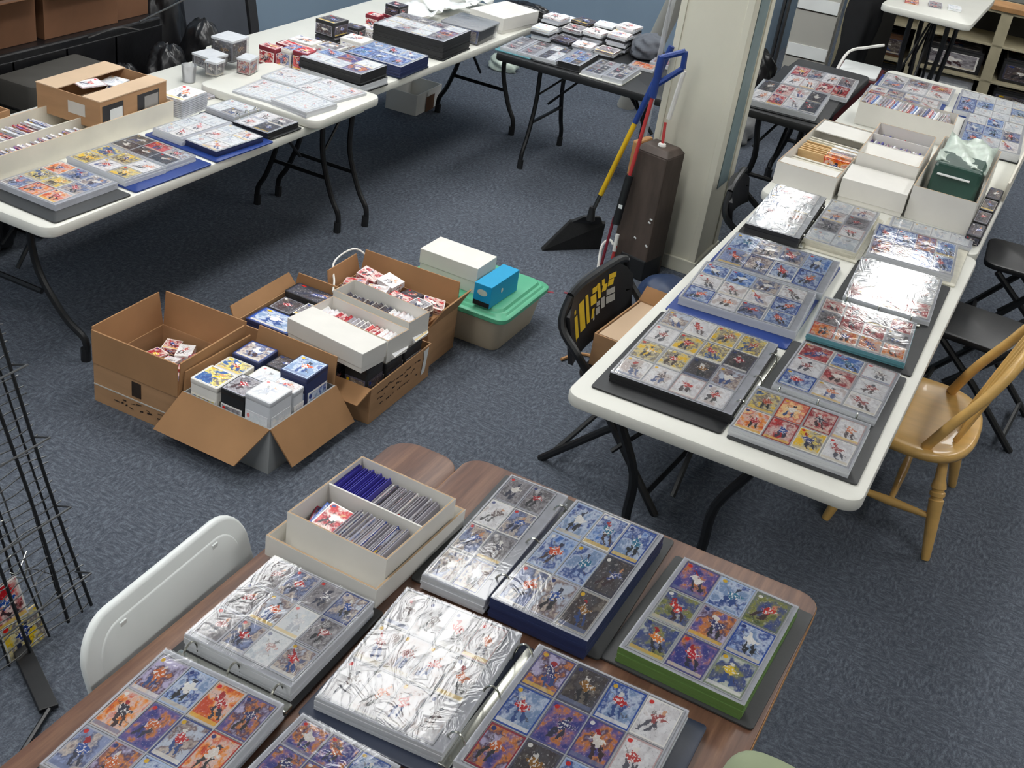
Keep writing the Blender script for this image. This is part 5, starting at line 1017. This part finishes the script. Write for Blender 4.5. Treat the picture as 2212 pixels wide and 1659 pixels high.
# ================================================================ wire display rack at the left
wr = thing('wire_rack', 'tall black and grey wire display rack at the left edge', 'rack', (-1.70, 1.50, 0))
def RK(y, z): return (-0.31 * z, y, z)
for k, y in enumerate((-0.235, -0.17, -0.105, -0.04, 0.02, 0.08, 0.14, 0.185, 0.215)):
    MB().tube(spline([RK(y, 0.02), (-0.31 * 0.35 + 0.004 * (-1) ** k, y - 0.01 * (k % 3), 0.35), RK(y - 0.02, 0.80)], 6), 0.0042 if k % 2 == 0 else 0.0028, 6).build('upright_wire', 'black_metal', wr, 0, True)
for j in range(34):
    z = 0.03 + j * 0.024; r_ = random.Random(j)
    MB().tube(spline([(-0.31 * z + 0.006 * math.sin(i * 2.1 + j), -0.245 + 0.47 * i / 8 - 0.02 * (z / 0.8), z + r_.uniform(-.006, .006)) for i in range(9)], 2), 0.0016, 5).build('cross_wire', 'wire_grey', wr, 0, True)
for j in range(4):
    z = 0.12 + j * 0.17
    MB().tube([(-0.31 * z + x, y, z + dz) for x, y, dz in ((0, -0.24, 0), (0.05, -0.24, 0.02), (0.05, 0.20, 0.02), (0, 0.20, 0))], 0.0026, 6).build('pocket_wire', 'wire_grey', wr, 0, True)
MB().cbox((0.005, 0.0, 0.012), (0.33, 0.042, 0.012), -0.5).build('foot_bar', 'black_metal', wr, 0.002)
MB().tube([(0.15, -0.08, 0.012), (0.20, -0.22, 0.012)], 0.006, 6).build('foot_bar', 'black_metal', wr, 0, True)
for k in range(9):
    y = -0.22 + 0.05 * k
    MB().tube(spline([(-0.075, y, 0.03), (-0.075 - 0.31 * 0.4, y + 0.008 * (-1) ** k, 0.42), (-0.075 - 0.31 * 0.8, y - 0.015, 0.82)], 5), 0.0034 if k % 3 == 0 else 0.0022, 6).build('upright_wire', 'black_metal' if k % 2 == 0 else 'wire_grey', wr, 0, True)
for k in range(46):
    r_ = random.Random(700 + k); z = r_.uniform(0.03, 0.75); y = r_.uniform(-0.24, 0.2); x = -0.31 * z - r_.choice((0.0, 0.03, 0.075))
    MB().tube(spline([(x, y, z), (x + r_.uniform(-.012, .012), y + r_.uniform(.01, .03), z + r_.uniform(-.012, .012)), (x + r_.uniform(-.02, .02), y + r_.uniform(.03, .06), z + r_.uniform(-.03, .03))], 3), 0.0013, 5).build('bent_wire', 'chrome' if k % 3 == 0 else 'wire_grey', wr, 0, True)
for k, (y, z, art, lab) in enumerate([(-0.03, 0.29, 'art_white', 'white booklet high in the wire rack'), (0.01, 0.175, 'art_red', 'red and white booklet in the wire rack'), (0.04, 0.085, 'art_yellow', 'pale yellow booklet low in the wire rack')]):
    pbox('booklet', lab, 'booklet', (-1.70 - 0.31 * z - 0.02, 1.50 + y, z - 0.05), (0.115, 0.10, 0.006), art, 0, 'booklets in the wire rack', (Matrix.Rotation(PI / 2, 3, 'Z') @ Matrix.Rotation(math.radians(72), 3, 'X')).to_euler())

# ================================================================ clutter against the left wall
cab = thing('black_cabinet', 'low black cabinet wrapped in dark plastic along the left wall', 'cabinet', (-3.63, 3.55, 0))
MB().box(-0.13, 0.13, -0.85, 0.50, 0.0, 0.63).build('body', 'bag_black', cab, 0.008)
for k in range(5): MB().box(0.131, 0.137, -0.84 + k * 0.265, -0.56 + k * 0.265, 0.03, 0.60).build('door', 'bag_black', cab, 0.004)
carton('brown carton on the black cabinet at the upper left corner', -3.745, -3.55, 2.85, 3.42, 0.17, [('E', 0.09, 75, 0.0, 0.02), ('N', 0.06, 40, 0.0, 0.01)], 0, mat='brown_dark', inner='brown_dark', z0=0.631)
carton('second brown carton on the black cabinet, behind the first', -3.745, -3.54, 3.45, 3.84, 0.17, [('E', 0.05, 100, 0.0, 0.02)], 0, mat='brown_dark', inner='brown_dark', z0=0.631)
carton('dark brown carton on the cabinet nearest the black bags', -3.745, -3.56, 3.86, 4.04, 0.17, [('S', 0.05, 20, 0.0, 0.01)], 0, mat='brown_dark', inner='brown_dark', z0=0.631)
tag(MB().plate(-0.09, 0.09, -0.19, 0.19, 0, 0.004, 0.01, 0.0).build('paper_sheet', 'paper', None, 0, False, (-3.635, 3.55, 0.805), 0.1), 'white paper lying on the brown carton at the upper left', 'paper')
sc = thing('hard_case', 'dark grey hard case behind the window carton', 'case', (-3.385, 3.34, 0), 0.05)
MB().plate(-0.09, 0.09, -0.21, 0.21, 0.38, 0.58, 0.03, 0.012).build('shell', 'shelf_dark', sc, 0, True); MB().tube([(0.092, -0.16, 0.52), (0.10, 0, 0.54), (0.092, 0.16, 0.52)], 0.008, 6).build('handle', 'dull_steel', sc, 0, True)
MB().plate(-0.092, 0.092, -0.212, 0.212, 0.475, 0.485, 0.03, 0.002).build('seam_trim', 'dull_steel', sc, 0, True)
tag(MB().box(-0.1, 0.1, -0.22, 0.22, 0, 0.378).build('black_crate', 'page_dark', None, 0.01, False, (-3.385, 3.34, 0), 0.05), 'black crate under the grey hard case', 'crate')
for k, (x, y, z, s_, lab) in enumerate([(-3.37, 3.685, 0, (.095, .10, .31), 'black plastic bag between the hard case and the tall bags'), (-3.36, 3.93, 0, (.10, .11, .33), 'black plastic bag in front of the dark brown carton'), (-3.35, 2.93, 0, (.095, .14, .32), 'black plastic bag at the left edge behind the tray'), (-3.39, 4.18, 0, (.11, .11, .36), 'tall black plastic bag left of the dark board'), (-3.63, 4.20, 0, (.11, .11, .42), 'largest black plastic bag against the blue wall')]):
    blob('black_bag', lab, 'bag', (x, y, z), s_, 'bag_black', 90 + k, n=22, rough=0.12, flat=0.3, group='black bags along the left wall')
for k, (pts, lab) in enumerate([([(-3.48, 3.9, 0.64), (-3.45, 4.03, 0.68), (-3.42, 4.16, 0.72), (-3.43, 4.26, 0.70)], 'pale cord draped over the black bags'), ([(-3.47, 3.6, 0.63), (-3.46, 3.75, 0.645), (-3.45, 3.86, 0.62)], 'pale cord at the edge of the black cabinet')]):
    tag(MB().tube(spline(pts, 5), 0.004, 6).build('cord', 'dull_steel', None, 0, True), lab, 'cord')
bd = tag(MB().box(-0.012, 0.012, -0.21, 0.21, 0, 0.95).build('dark_board', 'board_dark', None, 0.002), 'dark grey board leaning against the blue wall', 'board')
bd.location = (-3.50, 4.53, 0.0); bd.rotation_euler = (0, math.radians(-11), 0)
b2 = tag(MB().box(-0.01, 0.01, -0.03, 0.03, 0, 0.98).build('black_plank', 'page_dark', None, 0.002), 'narrow black plank beside the dark grey board', 'plank'); b2.location = (-3.49, 4.78, 0); b2.rotation_euler = (0, math.radians(-11), 0)
carton('brown carton at the left end behind the cardboard tray', -3.14, -3.04, 2.40, 2.80, 0.085, [], 0, z0=T + 0.001, mat='cardboard', inner='cardboard_inside')

# ================================================================ background on the right
su = thing('shelving_unit', 'low beige shelving unit full of dark boxes in the far right corner', 'shelf', (-0.95, 8.45, 0), math.radians(7))
for x in (-0.55, -0.13, 0.33, 0.75): MB().box(x - 0.035, x + 0.035, -0.20, -0.18, 0, 0.66).build('post', 'shelf_paint', su, 0.003)
for z in (0.05, 0.24, 0.46, 0.66): MB().box(-0.6, 0.8, -0.20, 0.2, z - 0.015, z).build('shelf_board', 'shelf_paint', su, 0.002)
MB().box(-0.6, 0.8, 0.18, 0.2, 0, 0.66).build('back_panel', 'shelf_dark', su)
MB().box(-0.62, -0.6, -0.2, 0.2, 0, 0.68).build('side_panel', 'shelf_paint', su)
k = 0
for z, xs in ((0.05, ((-0.5, -0.2), (-0.06, 0.27), (0.4, 0.7))), (0.24, ((-0.48, -0.2), (-0.08, 0.28), (0.4, 0.7)))):
    for x0, x1 in xs:
        m_ = Matrix.Rotation(math.radians(7), 4, 'Z'); p = m_ @ Vector(((x0 + x1) / 2, 0.0, 0))
        tin(['dark box on the bottom shelf, left bay', 'pale box on the bottom shelf, middle bay', 'dark box on the bottom shelf, right bay', 'dark brown box on the middle shelf, left bay', 'grey case on the middle shelf, middle bay', 'black box on the middle shelf, right bay'][k],
            -0.95 + p.x, 8.45 + p.y, x1 - x0, 0.28, z + 0.001, z + 0.14, ['art_dark', 'art_pale', 'art_dark', 'art_dark', 'art_grey', 'art_dark'][k], ['page_dark', 'page_grey', 'page_dark', 'brown_dark', 'page_dark', 'page_dark'][k], math.radians(7), 'boxes on the low shelving unit', 'shelf_box'); k += 1
tag(MB().box(-0.3, 0.3, -0.1, 0.1, 0, 0.03).build('wooden_board', 'tan', None, 0.003, False, (-0.42, 8.40, 0.661), math.radians(7)), 'tan wooden board on top of the beige shelving', 'board')
# file trays right of the pillar
for k, (z, lab) in enumerate([(0.0, 'lowest grey file box right of the pillar'), (0.33, 'middle grey file box with white paper edge right of the pillar'), (0.60, 'upper grey file box with white paper edge right of the pillar')]):
    h = 0.325 if k == 0 else 0.265
    t = thing('file_box', lab, 'box', (-1.55, 7.45, z), math.radians(8), 'file boxes right of the pillar')
    MB().box(-0.12, 0.12, -0.15, 0.15, 0.001, h).build('body', 'wall_grey', t, 0.003)
    MB().box(-0.115, 0.115, -0.157, -0.1505, 0.005, 0.075).build('white_paper', 'paper', t)
for x in (-1.72, -1.695): tag(MB().tube([(x, 7.28, 0.0), (x - 0.005, 7.3, 1.2)], 0.012, 8).build('metal_post', 'dull_steel', None, 0, True), '%s metal post beside the file boxes' % ('left' if x < -1.7 else 'right'), 'post', 'metal posts beside the file boxes')
ct = thing('black_coat', 'black coat hanging beside the grey file boxes', 'coat', (-1.30, 7.34, 0))
rr = []
for j in range(13):
    z = 0.12 + 0.085 * j; w = 0.085 + 0.012 * math.sin(j * 1.3) - (0.03 if j > 9 else 0)
    rr.append([Vector((math.cos(a) * w * (1 + 0.18 * math.sin(5 * a + j * .4)) + 0.004 * j, math.sin(a) * 0.05 * (1 + 0.2 * math.sin(4 * a)), z)) for a in [2 * PI * q / 24 for q in range(24)]])
MB().rings(rr).build('cloth', 'coat_black', ct, 0, 'all'); MB().tube([(0.03, 0, 1.12), (0.035, 0, 1.2), (0.05, 0.02, 1.22)], 0.004, 6).build('hanger_hook', 'chrome', ct, 0, True)
MB().tube([(0.045, 0.02, 0.0), (0.045, 0.02, 1.22)], 0.012, 8).build('stand_pole', 'black_metal', ct, 0, True)
tag(MB().box(-0.06, 0.06, -0.012, 0.012, 0, 1.3).build('upright_board', 'shelf_dark', None, 0.003, False, (-1.2, 7.62, 0), math.radians(8)), 'grey upright board behind the black coat', 'board')
mb_ = thing('maroon_case', 'maroon case with white papers behind the mixed card binder', 'case', (-1.12, 6.80, 0), math.radians(6))
MB().box(-0.12, 0.12, -0.16, 0.16, 0.0, 0.46).build('body', 'maroon', mb_, 0.006); MB().plate(-0.10, 0.10, -0.14, 0.14, 0.461, 0.475, 0.02, 0.002).build('papers', 'paper', mb_, 0, True)
MB().tube(spline([(-0.11, -0.15, 0.47), (-0.08, -0.05, 0.56), (0.0, 0.05, 0.58), (0.08, 0.1, 0.6)], 4), 0.008, 6).build('white_handle', 'white_paint', mb_, 0, True)
blob('grey_bundle', 'grey and white bundle on the floor right of the pillar', 'bundle', (-1.64, 6.55, 0), (0.10, 0.18, 0.14), 'carton_grey', 75, flat=0.4)
blob('dark_bundle', 'dark bundle behind the pillar on the right', 'bundle', (-1.72, 7.0, 0), (0.11, 0.12, 0.24), 'bag_black', 76, flat=0.4)
for k, (x, y, art) in enumerate([(-1.02, 7.2, 'art_red'), (-0.90, 7.25, 'art_grey'), (-0.80, 7.28, 'art_pale')]):
    pbox('loose_card', ['red', 'grey', 'pale'][k] + ' card pack on the white table in the top right corner', 'card', (x, y, 0.791), (0.07, 0.09, 0.015), art, 0.2)
